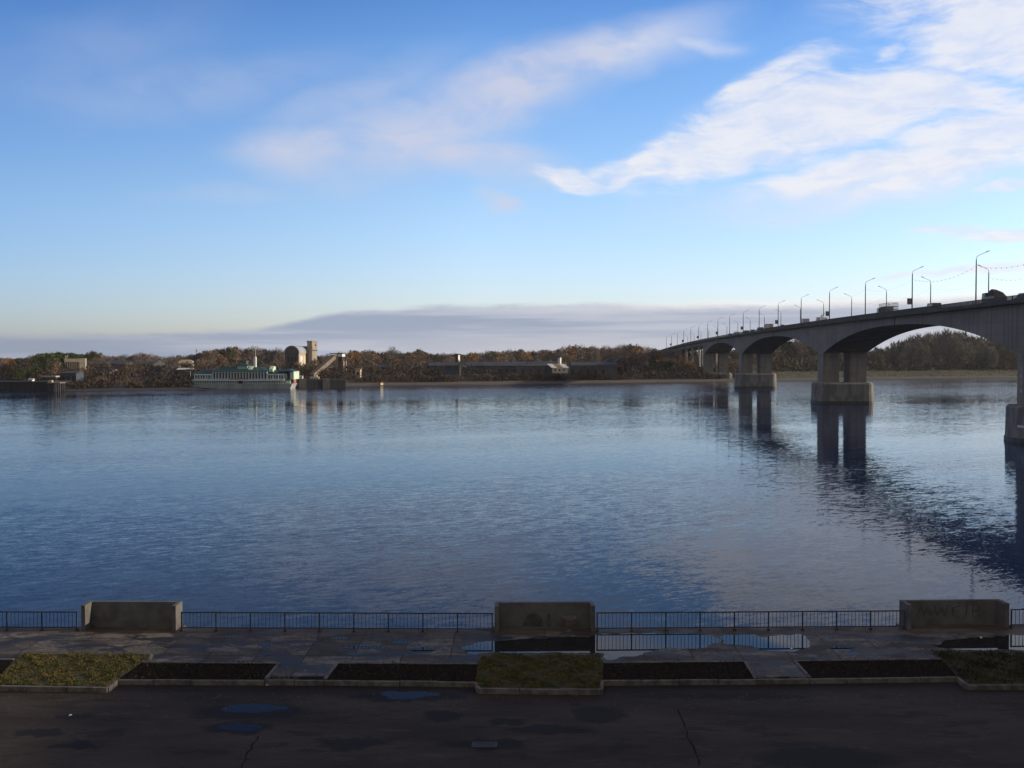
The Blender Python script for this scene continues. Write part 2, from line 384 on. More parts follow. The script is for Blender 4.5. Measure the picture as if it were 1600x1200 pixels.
# promenade slab with the three bay platforms; its edge follows the railing
BAYS = [((127, 985), (275, 985.5)), ((773, 987), (930, 986)), ((1418, 983.5), (1577, 981.5))]
edge = [(-140, 47.9)] + [tuple(gp(px, py)[:2]) for px, py in ((-60, 984), (122, 984.5), (290, 985.5), (770, 987.5), (930, 986), (1405, 983), (1580, 981), (1680, 979))] + [(70, 49.9), (140, 51.5)]
pm = MB()
for (x0, y0), (x1, y1) in zip(edge[:-1], edge[1:]):
    pm.hexa([(x0, 41.5, -2), (x1, 41.5, -2), (x1, y1 + .55, -2), (x0, y0 + .55, -2), (x0, 41.5, PZ), (x1, 41.5, PZ), (x1, y1 + .55, PZ), (x0, y0 + .55, PZ)])
prom = struct('promenade', pm, mPROM)

# road: asphalt sheet with two long cracks and, behind the camera, the bank rising
rm = MB(); rm.quad((-160, -260, RZ), (160, -260, RZ), (160, 41.8, RZ), (-160, 41.8, RZ))
rm.cur = 1
rng = random.Random(5)
def crack(pts, w):
    P = []
    for (ax, ay), (bx, by) in zip(pts[:-1], pts[1:]):
        for k in range(6):
            t = k / 6; P.append(gp(ax + (bx - ax) * t + rng.uniform(-2, 2), ay + (by - ay) * t, RZ + .004))
    for a, b in zip(P[:-1], P[1:]):
        ww = w * rng.uniform(.5, 1.3)
        rm.quad(a - Vector((ww, 0, 0)), a + Vector((ww, 0, 0)), b + Vector((ww, 0, 0)), b - Vector((ww, 0, 0)))
crack([(1058, 1108), (1075, 1150), (1098, 1205)], .035)
crack([(405, 1150), (385, 1180), (372, 1210)], .03)
crack([(1058, 1108), (1200, 1120), (1420, 1112)], .03)
mCRACK = M('crack_tar', (.013, .012, .011), (.02, .018, .016), 5, .95, spec=.05)
o = rm.build('road', [mASPH, mCRACK], fix=False); tag(o, kind='structure')

# kerbs round the flower beds (each a run of kerb stones)
def kerb(pts, top=PZ + .05, w=.13, bot=RZ - .05):
    mb = MB(); P = [gp(px, py, top) for px, py in pts]
    for a, b in zip(P[:-1], P[1:]):
        L = (b - a).length; n = max(1, round(L / 1.5)); d = (b - a) / n
        for k in range(n):
            p, q = a + d * k, a + d * (k + 1); e = d.normalized() * .012
            j = Vector((rng.uniform(-.012, .012), rng.uniform(-.012, .012), rng.uniform(-.018, .006)))
            m = Vector((0, 0, (top - bot) / 2))
            mb.beam(p + e - m + j, q - e - m + j, w, top - bot)
    o = mb.build('kerb', mKERB, bevel=.012); tag(o, kind='structure'); return o
kerb([(-120, 1029.5), (22, 1029.5)]); kerb([(36, 1021), (237, 1021.5), (233, 1030)]); kerb([(-120, 1067.5), (-20, 1071), (168, 1073.5), (183, 1061.5), (414, 1062.5), (506, 1062.5), (744, 1065)])
kerb([(222, 1034), (436, 1035), (415, 1060)]); kerb([(747, 1036), (527, 1035), (508, 1060)])
kerb([(744, 1066), (748, 1075.5), (939, 1077), (941, 1063), (1182, 1061), (1264, 1060), (1496, 1057), (1511, 1069.5), (1720, 1069)])
kerb([(756, 1022.5), (936, 1022.5)]); kerb([(942, 1034.5), (1164, 1032), (1181, 1059)]); kerb([(1266, 1057.5), (1242, 1031.5), (1471, 1028.5)]); kerb([(1455, 1018.5), (1720, 1017)])

# soil of the beds and the turf patches between them
def sheet(name, pts, z, m, thick=.24):
    poly = [tuple(gp(px, py, z)[:2]) for px, py in pts]
    return struct(name, MB().prism(poly, z - thick, z), m)
SOIL = [[(-120, 1029.5), (22, 1030), (-10, 1068), (-120, 1068)], [(222, 1034), (436, 1035), (415, 1062), (183, 1061.5)], [(527, 1035), (748, 1036), (744, 1064.5), (507, 1062.5)],
        [(942, 1034.5), (1164, 1032), (1182, 1060.5), (941, 1063)], [(1242, 1031.5), (1471, 1028.5), (1496, 1056.5), (1265, 1059.5)]]
for s in SOIL: sheet('soil', s, PZ + .012, mSOIL)
TURF = [[(36, 1021), (237, 1021.5), (222, 1034), (183, 1061.5), (168, 1073.5), (-20, 1071), (-4, 1062)], [(756, 1022.5), (936, 1022.5), (942, 1034.5), (941, 1063), (939, 1076), (748, 1075), (744, 1064.5), (748, 1036)],
        [(1455, 1018.5), (1720, 1017), (1720, 1069), (1511, 1069), (1496, 1056.5), (1471, 1028.5)]]
for s in TURF: sheet('turf', s, PZ + .03, mTURF)

def fbm0(x, y): return math.sin(x * 3.1 + 2 * math.sin(y * 2.3)) * .5 + math.sin(x * 7.3 + y * 5.1) * .3 + math.sin(x * 15 - y * 11) * .2
def inside(poly, x, y):
    c = False; n = len(poly)
    for i in range(n):
        (x1, y1), (x2, y2) = poly[i], poly[i - 1]
        if (y1 > y) != (y2 > y) and x < (x2 - x1) * (y - y1) / (y2 - y1) + x1: c = not c
    return c
mGRASS = M('grass_blades', (.045, .058, .015), (.135, .100, .028), 3.5, .8, world=True, detail=7, lo=.42, hi=.60)
mGRASSD = M('dark_grass_blades', (.020, .022, .010), (.05, .05, .014), .8, .8, world=True, detail=6)
def grass(name, pts, n, m, h0, h1, label, seed):
    rg = random.Random(seed); poly = [tuple(gp(px, py)[:2]) for px, py in pts]
    xs = [p[0] for p in poly]; ys = [p[1] for p in poly]; mb = MB()
    while n:
        x, y = rg.uniform(min(xs), max(xs)), rg.uniform(min(ys), max(ys))
        if not inside(poly, x, y): continue
        n -= 1; a = rg.uniform(0, 6.28); w = rg.uniform(.015, .04); h = rg.uniform(h0, h1) * (1 + .7 * fbm0(x, y)); l = rg.uniform(.02, .09); b = rg.uniform(0, 6.28)
        z = PZ + .015
        mb.tri((x - w * math.cos(a), y - w * math.sin(a), z), (x + w * math.cos(a), y + w * math.sin(a), z), (x + l * math.cos(b), y + l * math.sin(b), z + h))
    o = mb.build(name, m, fix=False); tag(o, label, 'grass', kind='stuff')
grass('grass', TURF[0], 17000, mGRASS, .03, .08, 'yellowing autumn grass on the left turf patch', 1)
grass('grass', TURF[1], 17000, mGRASS, .03, .085, 'short green grass on the middle turf patch', 2)
grass('grass', TURF[2], 9000, mGRASSD, .05, .13, 'dark sparse grass on the right turf patch', 3)
for k, s in enumerate(SOIL[1:]): grass('weeds', s, 320, mGRASSD, .04, .10, 'sparse weeds in the bare soil of a flower bed', 10 + k)

# puddles lying on the slabs and on the road
def fbm1(x, y):
    return math.sin(x * 2.1 + 1.3 * math.sin(y * 1.7)) * .5 + math.sin(x * 5.3 + y * 3.1) * .3 + math.sin(x * 11.7 - y * 8.3) * .2
def puddle(pts, z, rag=.22, film=False):
    P = [gp(px, py, z) for px, py in pts]; out = []
    n = len(P)
    for i in range(n):             # smooth closed outline through the points, then frayed
        p0, p1, p2, p3 = P[i - 1], P[i], P[(i + 1) % n], P[(i + 2) % n]
        for k in range(10):
            t = k / 10
            q = .5 * ((2 * p1) + (p2 - p0) * t + (2 * p0 - 5 * p1 + 4 * p2 - p3) * t * t + (3 * p1 - p0 - 3 * p2 + p3) * t ** 3)
            out.append((q.x + rag * fbm1(q.x * 1.3, q.y * 2), q.y + rag * .8 * fbm1(q.y * 2 + 5, q.x * 1.6), z))
    mb = MB(); mb._add(out, [tuple(range(len(out)))])
    o = mb.build('puddle', mFILM if film or z < RZ + .1 else mWET, fix=False); tag(o, kind='structure')
    if o.data.polygons[0].normal.z < 0: o.data.flip_normals()
Z1 = PZ + .004
puddle([(722, 1014), (745, 1004), (790, 1000), (860, 997), (925, 994), (960, 990), (1040, 989), (1105, 991), (1122, 1000), (1108, 1010), (1070, 1015), (1045, 1012), (1015, 1019), (985, 1026), (950, 1030), (938, 1020), (860, 1020), (770, 1020), (735, 1022)], Z1)
puddle([(1130, 993), (1170, 991), (1195, 996), (1215, 992), (1255, 992), (1268, 1008), (1240, 1017), (1200, 1016), (1165, 1008), (1128, 1004)], Z1)
puddle([(1462, 1006), (1500, 998), (1560, 995), (1600, 992), (1690, 992), (1690, 1014), (1560, 1015), (1480, 1014)], Z1)
for c in [(532, 997, 18, 1.6), (575, 1012, 34, 3.4), (555, 1022, 22, 2.5), (625, 1003, 14, 2.6), (660, 1016, 22, 4.5), (648, 1007, 8, 1.6), (362, 995, 22, 1.5), (414, 1007, 16, 3), (1312, 1014, 22, 3.2), (1328, 1021, 12, 2), (1265, 1026, 14, 2), (1298, 996, 12, 1.6)]:
    puddle([(c[0] + c[2] * math.cos(a) * rng.uniform(.6, 1.25), c[1] + c[3] * math.sin(a) * rng.uniform(.6, 1.25)) for a in [i * .698 for i in range(9)]], Z1, .16, True)
Z2 = RZ + .005
for c in [(636, 1085, 46, 7), (392, 1107, 50, 8), (371, 1136, 34, 7)]:
    puddle([(c[0] + c[2] * math.cos(a) * rng.uniform(.8, 1.15), c[1] + c[3] * math.sin(a) * rng.uniform(.7, 1.2)) for a in [i * .698 for i in range(9)]], Z2, .2)

# ------------------------------------------------------------------ concrete bays over the river
def bay(pa, pb, label, dep=.95, h=1.16, th=.19):
    a, b = gp(*pa), gp(*pb); d = b - a; L = d.length
    t = thing('concrete_bay', label, 'wall', a, math.atan2(d.y, d.x), 'concrete bays in the promenade railing')
    box(th + .002, L - th - .002, dep - th, dep, 0, h - .004).build('back_wall', mBAY, t, bevel=.012)
    box(0, th, 0, dep + .003, 0, h).build('side_wall', mBAY, t, bevel=.012)
    box(L - th, L, 0, dep + .003, 0, h).build('side_wall', mBAY, t, bevel=.012)
    box(-.1, L + .1, .3, dep + .15, -.35, -.003).build('platform', mBAY, t)
    return t, L, dep - th
b1, _, _ = bay(*BAYS[0], 'concrete bay left of the others, with sunlight on its left side wall')
b2, L2, f2 = bay(*BAYS[1], 'concrete bay with a dark arched stain and an urn inside it')
b3, L3, f3 = bay(*BAYS[2], 'concrete bay with dark graffiti scrawled across its back wall')
st = MB(); xs = 1.80
st._add([(xs + .48 * math.cos(a), f2 - .004, .10 + .55 * max(0, math.sin(a)) + (0)) for a in [math.pi * k / 14 for k in range(15)]] + [(xs - .48, f2 - .004, .03), (xs + .48, f2 - .004, .03)], [tuple(range(17))])
st.build('arched_stain', mFAINT, b2, fix=False)
st = MB().quad((2.42, f2 - .004, .06), (2.62, f2 - .004, .02), (2.6, f2 - .004, .64), (2.48, f2 - .004, .60)); st.build('dark_streak', mFAINT, b2, fix=False)
gm = MB()
def stroke(pts):
    for (x0, z0), (x1, z1) in zip(pts[:-1], pts[1:]): gm.beam((x0, f3 - .003, z0), (x1, f3 - .003, z1), .03, .03)
stroke([(.75, .35), (.95, .85), (1.1, .45), (1.3, .9), (1.45, .4)]); stroke([(1.6, .95), (1.75, .45), (1.95, .8), (2.1, .4), (2.25, .95)])
stroke([(2.85, .9), (2.5, .8), (2.5, .45), (2.85, .35)]); stroke([(2.5, .62), (2.8, .65)]); stroke([(3.1, .3), (3.2, .95)]); stroke([(3.45, .35), (3.45, .95), (3.75, .88), (3.8, .7), (3.45, .6)])
gm.build('graffiti', mFAINT, b3, fix=False)
u = gp(890, 986.5); um = MB()
prof = [(.16, 0), (.22, .03), (.14, .10), (.17, .16), (.27, .34), (.30, .55), (.33, .62), (.33, .66), (.27, .66), (.24, .45), (.10, .30)]
um.rings([[(r * math.cos(2 * math.pi * k / 20), r * math.sin(2 * math.pi * k / 20), z) for k in range(20)] for r, z in prof])
ut = thing('concrete_urn', 'small round concrete urn standing in the stained bay', 'urn', u)
um.build('bowl', M('urn_concrete', (.15, .12, .095), (.09, .08, .07), 6, .9), ut, smooth=True)
box(-.2, .2, -.2, .2, 0, .028).build('foot', mBAY, ut)

# ------------------------------------------------------------------ railings
def railing(pa, pb, label, n, step=None):
    a, b = gp(*pa), gp(*pb); d = b - a; L = d.length; s = L / n
    t = thing('railing', label, 'railing', a, math.atan2(d.y, d.x), 'railings along the promenade edge')
    box(-.03, L + .03, -.03, .03, .845, .895).build('top_rail', mRAIL, t)
    box(-.02, L + .02, -.02, .02, .14, .18).build('bottom_rail', mRAIL, t)
    post = box(-.028, .028, -.028, .028, -.02, .843).build('post', mRAIL, t)
    foot = box(-.06, .06, -.06, .06, -.03, .07).build('post_foot', mRUST, post)
    nb = 9; pn = MB()
    for k in range(1, nb):
        x = .028 + (s - .056) * k / nb; pn.box(x - .009, x + .009, -.009, .009, .178, .847)
    panel = pn.build('baluster_panel', mRAIL, t)
    for k in range(1, n + 1):
        c = add_copy(post, t, (k * s, 0, 0)); add_copy(foot, c)
        if k < n: add_copy(panel, t, (k * s, 0, 0))
    return t
railing((-98, 985), (120, 985.5), 'black railing with sunlit bars left of the sunlit concrete bay', 4)
railing((284, 986), (769, 988), 'long black railing between the sunlit bay and the stained bay', 9)
railing((933, 987), (1413, 983.5), 'long black railing between the stained bay and the graffiti bay, reflected in a puddle', 9)
railing((1580, 981.5), (1687, 979.5), 'short end of black railing right of the graffiti bay', 2)

# drain grate in the road, litter, fallen leaves
gt = thing('drain_grate', 'dark slotted drain grate set into the asphalt road', 'drain', gp(757, 1164, RZ + .006))
gr = MB(); gr.box(-.42, .42, -.24, -.20, 0, .02).box(-.42, .42, .20, .24, 0, .02).box(-.42, -.38, -.198, .198, 0, .02).box(.38, .42, -.198, .198, 0, .02)
for k in range(9): gr.box(-.36 + k * .088, -.32 + k * .088, -.198, .198, 0, .018)
gr.build('grate', mRAIL, gt); MB().box(-.38, .38, -.2, .2, -.004, .002).build('pit', mSTAIN, gt)
mPAPER = M('litter_paper', (.75, .74, .72), (.6, .6, .6), 9, .8)
for px, py, z, l in [(1533, 996.5, PZ, 'scrap of white paper beside the right puddle'), (418, 1070.5, RZ, 'scrap of white paper on the road below the flower bed path'), (1237, 1014, PZ, 'scrap of white paper between the two puddles'), (110, 1118, RZ, 'scrap of white paper lying on the road at left')]:
    p = gp(px, py, z + .006); lm = MB(); s = .055
    lm._add([(-s, -s, 0), (s, -s * .6, .02), (s * .8, s, .0), (-s * .7, s * .8, .03), (0, 0, .06)], [(0, 1, 4), (1, 2, 4), (2, 3, 4), (3, 0, 4)])
    o = lm.build('paper_scrap', mPAPER, fix=False); o.location = p; tag(o, l, 'litter')
lv = MB(); rg = random.Random(77)
for k in range(1500):
    x = rg.uniform(-24, 24); y = 39.9 + abs(rg.gauss(0, 1.0)) * -1 if rg.random() < .5 else rg.uniform(44.5, 48.3)
    z = (RZ if y < 40.3 else PZ) + .012; a = rg.uniform(0, 6.28); s = rg.uniform(.015, .035)
    lv.tri((x + s * math.cos(a), y + s * math.sin(a), z), (x + s * math.cos(a + 2), y + s * math.sin(a + 2), z + .012), (x + s * math.cos(a + 4), y + s * math.sin(a + 4), z + .004))
tag(lv.build('fallen_leaves', M('leaf_litter', (.24, .15, .045), (.12, .065, .025), 3, .8, world=True), fix=False), 'fallen leaves scattered along the kerbs and slabs', 'leaves', kind='stuff')

# ------------------------------------------------------------------ the bridge
PHI = math.atan(74 / F); BW = 13.2; BX0 = 81.5
bt = thing('bridge', 'long grey concrete road bridge on arched spans and twin-legged piers across the river', 'bridge', (BX0, 0, 0), -PHI)
def interp(tab, s):
    for (a, b), (c, d) in zip(tab[:-1], tab[1:]):
        if s <= c: return b + (d - b) * max(0, (s - a) / (c - a))
    return tab[-1][1]
TOP = [(-200, 24.6), (60, 25.3), (190, 25.6), (300, 25.65), (390, 25.3), (470, 24.8), (570, 23.7), (672, 22.1), (790, 19.4), (1000, 13.5)]   # parapet height
def ztop(s):                   # smoothed over 40 m
    return sum(interp(TOP, s + k * 10) for k in range(-2, 3)) / 5
PAR = .95
def zdeck(s): return ztop(s) - PAR
def bl(w, s, z):               # bridge coordinates to world
    return Vector((BX0 + s * math.sin(PHI) + w * math.cos(PHI), s * math.cos(PHI) - w * math.sin(PHI), z))
PIERS = [63.0, 184.5, 330.0, 476.0, 597.0]; HT = 3.6
SPR = [15.4, 15.4, 15.5, 15.0, 15.2]
def soffit(s, i):
    a, b = PIERS[i] + HT, PIERS[i + 1] - HT
    if s <= a: return SPR[i]
    if s >= b: return SPR[i + 1]
    t = (s - a) / (b - a); zc = ztop((a + b) / 2) - 3.35
    sp = SPR[i] + (SPR[i + 1] - SPR[i]) * t
    u = abs(2 * t - 1)
    return sp + (zc - sp) * (1 - u ** 2.35)
for i in range(4):
    a, b = PIERS[i] - HT + .004 if i == 0 else PIERS[i] + .01, PIERS[i + 1] + (HT if i == 3 else 0) - .01
    mb = MB(); rs = []
    N = 56
    for k in range(N + 1):
        s = a + (b - a) * k / N; zt = zdeck(s) - .52; zb = soffit(s, i)
        rs.append([(0, s, zt), (0, s, zb), (BW, s, zb), (BW, s, zt)])
    n = 4; base = 0
    vs = [p for r in rs for p in r]; mb.v = vs
    for k in range(N):
        for j in range(4):
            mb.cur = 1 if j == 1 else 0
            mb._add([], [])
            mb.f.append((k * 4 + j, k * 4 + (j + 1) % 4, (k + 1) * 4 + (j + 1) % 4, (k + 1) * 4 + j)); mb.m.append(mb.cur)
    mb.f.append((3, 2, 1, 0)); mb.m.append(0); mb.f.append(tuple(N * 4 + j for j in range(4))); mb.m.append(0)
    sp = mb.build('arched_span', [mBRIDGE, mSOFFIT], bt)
    mid = (PIERS[i] + PIERS[i + 1]) / 2
    box(-.03, .03, mid - .35, mid + .35, soffit(mid, i) + .02, zdeck(mid) - .53).build('mid_span_joint', mSTAIN, sp)
# far approach viaduct beyond the last arch: a shallow girder on slab piers
mb = MB(); rs = []
for k in range(30):
    s = 600.7 + k * 11.5; zt = zdeck(s) - .52; rs.append([(0.4, s, zt), (.4, s, zt - 1.9), (BW - .4, s, zt - 1.9), (BW - .4, s, zt)])
mb.rings(rs); mb.build('approach_girder', mBRIDGE, bt)
for s in (628, 660, 692, 724, 756):
    for w in (1.6, BW - 1.6):
        MB().prism([(w + .6 * math.cos(6.283 * k / 10), s + .6 * math.sin(6.283 * k / 10)) for k in range(10)], 1, zdeck(s) - 2.43).build('approach_column', M('pale_column_concrete', (.46, .45, .42), (.36, .35, .32), .4, .9), bt)
# deck, kerbed footways, railings over the whole length
SS = [-160 + 10 * k for k in range(111)]
def ribbon(w0, w1, f0, f1, S=SS):
    m = MB(); m.rings([[(w0, s, f0(s)), (w1, s, f0(s)), (w1, s, f1(s)), (w0, s, f1(s))] for s in S]); return m
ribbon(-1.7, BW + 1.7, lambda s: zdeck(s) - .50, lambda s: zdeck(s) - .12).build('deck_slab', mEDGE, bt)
ribbon(-1.35, 0.3, lambda s: zdeck(s) - .118, lambda s: zdeck(s)).build('footway', mBRIDGE, bt); ribbon(BW - .3, BW + 1.35, lambda s: zdeck(s) - .118, lambda s: zdeck(s)).build('footway', mBRIDGE, bt)
ribbon(.3, BW - .3, lambda s: zdeck(s) - .119, lambda s: zdeck(s) - .02).build('carriageway', M('bridge_asphalt', (.05, .05, .05), (.06, .06, .06), 1, .9), bt)
for w, nm in ((-1.5, 'near'), (BW + 1.5, 'far')):
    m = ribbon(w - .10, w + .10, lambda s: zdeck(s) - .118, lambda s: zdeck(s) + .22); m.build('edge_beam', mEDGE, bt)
    m = MB()
    m.rings([[(w - .07, s, ztop(s) - .09), (w + .07, s, ztop(s) - .09), (w + .07, s, ztop(s)), (w - .07, s, ztop(s))] for s in SS])
    s = 100.0; q = 0
    while s < 860:
        k = .12 if q % 10 else .22; q += 1
        st_ = .30 if s < 420 else .60
        m.box(w - .03, w + .03, s - k / 2, s + k / 2, zdeck(s) + .21, ztop(s) - .08); s += st_
    m.build('railing', mRAIL, bt)
# piers: round-nosed base, two legs and a capping beam between them
def pier(i, base=True):
    s = PIERS[i]; p = thing('pier', None, None, (0, s, 0)); p.parent = bt; del_keys = None
    z0 = 6.4 if i != 4 else 4.5
    if base:
        nx = 2.2 if i != 4 else .4
        outline = lambda e: [(-nx * math.cos(a) - e * math.cos(a) + 0, (6.0 + e) * math.sin(a)) for a in [R(90 - 20 * k) for k in range(10)]] + [(BW + (2.5 + e) * math.cos(a), (6.0 + e) * math.sin(a)) for a in [R(-90 + 20 * k) for k in range(10)]]
        m = MB().prism(outline(.35), -4, z0 - .5, outline(.1)); m.rings([[(x, y, z0 - .5) for x, y in outline(.1)], [(x, y, z0) for x, y in outline(-.45)]])
        m.build('pier_base', mPIERB, p)
        MB().prism(outline(.42), -.3, .75, outline(.40)).build('wet_band', M('wet_stone', (.035, .035, .034), (.05, .05, .045), 1, .5), p)
    for x0, x1 in ((.006, 4.9), (8.1, BW - .006)):
        MB().prism([(x0, -HT), (x1, -HT), (x1, HT), (x0, HT)], z0 - .01, SPR[i] + .02).build('leg', mBRIDGE, p)
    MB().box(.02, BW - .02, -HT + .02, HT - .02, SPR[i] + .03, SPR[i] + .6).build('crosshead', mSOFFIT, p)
    return p
P4 = pier(1); P3 = pier(2); P2 = pier(3); P1 = pier(4); P5 = pier(0)
# depth marks painted on the upstream leg of the nearest pier, and a pale stripe on its base
mMARK = M('mark_paint', (.62, .62, .66), (.5, .5, .55), 3, .7)
legs = [c for c in P4.children if c.name.startswith('leg')]
for ch, z in (('1', 12.15), ('9', 10.95), ('1', 9.75), ('8', 8.4)):
    cu = bpy.data.curves.new('depth_mark', 'FONT'); cu.body = ch; cu.size = 1.15; cu.extrude = .004; cu.align_x = 'CENTER'
    to = bpy.data.objects.new('tmp_text', cu); col.objects.link(to)
    bpy.context.view_layer.update()
    me = bpy.data.meshes.new_from_object(to.evaluated_get(bpy.context.evaluated_depsgraph_get())); bpy.data.objects.remove(to)
    o = bpy.data.objects.new('depth_mark', me); col.objects.link(o); o.parent = legs[0]; me.materials.append(mMARK)
    o.location = (-.002, 2.0, z); o.rotation_euler = (R(90), 0, R(-90))
stripe = MB()
for k in range(6):
    a0, a1 = R(20 + 8 * k), R(20 + 8 * (k + 1)); z = 2.6
    pts = [(-(2.2 + .26) * math.cos(a), -(6.0 + .26) * math.sin(a)) for a in (a0, a1)]
    stripe.quad((pts[0][0], pts[0][1], z), (pts[1][0], pts[1][1], z), (pts[1][0], pts[1][1], z + .4), (pts[0][0], pts[0][1], z + .4))
stripe.build('paint_stripe', mMARK, P4, fix=False)
# near bank abutment added unseen at the right, solid so it shades the foreground
m = MB(); m.rings([[(0.02, s, -3), (BW - .02, s, -3), (BW - .02, s, zdeck(s) - .53), (0.02, s, zdeck(s) - .53)] for s in (-158, -100, -50, 0, 30, 59.3)])
m.build('shade_abutment', mBRIDGE, bt)

# ------------------------------------------------------------------ lamps on the bridge
def lamp_proto(name):
    t = thing(name, 'x', 'street lamp')
    MB().tube([(0, 0, 0), (0, 0, 8.4), (0, 0, 9.0)], [.15, .11, .06], 8).build('pole', mDARKMETAL, t, smooth=True)
    MB().tube([(0, 0, 8.9), (.05, 0, 9.25), (.25, 0, 9.5), (1.2, 0, 9.95), (1.95, 0, 10.25)], .045, 6).build('arm', mDARKMETAL, t, smooth=True)
    MB().rings([[(1.75, -.10, 10.14), (1.75, .10, 10.14), (1.75, .08, 10.27), (1.75, -.08, 10.27)], [(2.1, -.16, 10.27), (2.1, .16, 10.27), (2.1, .12, 10.45), (2.1, -.12, 10.45)], [(2.5, -.1, 10.46), (2.5, .1, 10.46), (2.5, .07, 10.54), (2.5, -.07, 10.54)]]).build('lamp_head', M('lamp_glass', (.35, .36, .36), (.3, .3, .3), 3, .4), t)
    MB().tube([(0, 0, 0), (0, 0, .7)], [.24, .2], 8).build('pole_base', mDARKMETAL, t)
    return t
mADF = M('panel_frame', (.05, .05, .055), (.06, .06, .06), 2, .6); mAD = M('panel_poster', (.30, .20, .19), (.09, .08, .12), 1.4, .6, lo=.45, hi=.55); mAD2 = M('panel_poster_pale', (.45, .44, .42), (.25, .27, .3), 1.4, .6, lo=.45, hi=.55)
ORD = 'first second third fourth fifth sixth seventh eighth ninth tenth eleventh twelfth thirteenth fourteenth fifteenth sixteenth seventeenth eighteenth'.split()
LS = 36.9
proto = lamp_proto('street_lamp')
pp = thing('street_lamp', 'x', 'street lamp')
for ch in list(proto.children): copy_tree(ch, pp)
fr = MB(); fr.box(-1.10, -.14, -.10, .10, 1.85, 3.25); pnl = fr.build('advert_panel', mADF, pp)
box(-1.02, -.22, -.112, .112, 1.93, 3.17).build('poster', mAD, pnl)
lamps = 0
for row, (w, rz) in enumerate(((-1.15, -PHI), (BW + 1.15, math.pi - PHI))):
    for k in range(17):
        s = 204.3 + LS * k + (33.0 if row else 0)
        p = bl(w, s, zdeck(s))
        ad = row == 0 and k % 2 == 1
        src = pp if ad else proto
        if ad and k == 1: o = pp
        elif not ad and lamps == 0: o = proto; lamps = 1
        else: o = copy_tree(src)
        o.location = p; o.rotation_euler = (0, 0, rz)
        if row == 0: lab = ('street lamp with small advert panel' if ad else 'plain street lamp') + ' on the near bridge parapet, %s from the right' % ORD[k]
        else: lab = 'grey street lamp on the far parapet of the bridge, %s from the right' % ORD[k]
        tag(o, lab, 'street lamp', 'street lamps along the bridge')
# garland cables slung between the lamps
for row, w in enumerate((-1.15, BW + 1.15)):
    m = MB(); rg = random.Random(row)
    ss = [204.3 + LS * k + (33.0 if row else 0) for k in range(-1, 9)]
    for a, b in zip(ss[:-1], ss[1:]):
        pts = []
        for k in range(13):
            t = k / 12; s = a + (b - a) * t
            pts.append(bl(w, s, zdeck(s) + 7.6 - 1.5 * 4 * t * (1 - t)))
        m.tube(pts, .008, 4)
        if a < 205:
            for k in range(1, 16):
                t = k / 16; s = a + (b - a) * t; q = bl(w, s, zdeck(s) + 7.5 - 1.5 * 4 * t * (1 - t)); m.box(q.x - .04, q.x + .04, q.y - .04, q.y + .04, q.z - .08, q.z + .06)
    tag(m.build('cable', mDARKMETAL, fix=False), ('thin garland cable slung between the near row of bridge lamps', 'thin garland cable slung between the far row of bridge lamps')[row], 'cable')

# ------------------------------------------------------------------ traffic on the bridge
mTYRE = M('tyre_rubber', (.02, .02, .02), (.03, .03, .03), 5, .9); mGLASS = M('vehicle_glass', (.03, .035, .04), (.05, .055, .06), 1, .1, spec=.6)
def paint(name, c): return M(name, c, tuple(x * .85 for x in c), 2, .35, spec=.5)
def wheels(t, xs, yw, r):
    w0 = None
    for y in xs:
        for sx in (-1, 1):
            if w0 is None:
                m = MB(); n = 14
                m.rings([[(sgn * .1, r * math.cos(6.283 * k / n), r * math.sin(6.283 * k / n)) for k in range(n)] for sgn in (-1, 1)])
                w0 = m.build('wheel', mTYRE, t); w = w0
            else: w = add_copy(w0, t)
            w.location = (sx * yw, y, r)
def car(label, m, L=4.3, H=1.45, W=1.72, name='car', cat='car'):
    t = thing(name, label, cat); h = W / 2
    MB().extrx([(-L / 2, .3), (L / 2, .3), (L / 2, .72), (L * .30, .9), (-L * .42, .92), (-L / 2, .8)], -h, h).build('body', m, t, bevel=.06)
    k = .13
    rs = [[(-h + .03, L * .28, .88), (h - .03, L * .28, .88), (h - .03, -L * .42, .90), (-h + .03, -L * .42, .90)], [(-h + k, L * .08, H - .06), (h - k, L * .08, H - .06), (h - k, -L * .28, H - .06), (-h + k, -L * .28, H - .06)]]
    MB().rings(rs).build('window', mGLASS, t)
    MB().rings([[(x * .97, y * .97, H - .075) for x, y, z in rs[1]], [(x * .9, y * .92, H) for x, y, z in rs[1]]]).build('roof', m, t)
    wheels(t, (L * .3, -L * .3), h - .08, .31); return t
def van(label, m, L=5.2, H=2.3, W=1.95, name='van', cat='van'):
    t = thing(name, label, cat); h = W / 2
    MB().extrx([(-L / 2, .4), (L / 2, .4), (L / 2, 1.0), (L * .36, 1.25), (L * .25, H - .05), (L * .2, H), (-L / 2, H)], -h, h).build('body', m, t, bevel=.07)
    for sx in (-1, 1): MB().box(min(sx * h, sx * (h + .006)), max(sx * h, sx * (h + .006)), -L * .42, L * .24, H * .58, H * .84).build('window', mGLASS, t)
    MB().quad((-h + .1, L * .365, 1.28), (h - .1, L * .365, 1.28), (h - .1, L * .262, H - .12), (-h + .1, L * .262, H - .12)).build('windscreen', mGLASS, t)
    wheels(t, (L * .3, -L * .3), h - .1, .36); return t
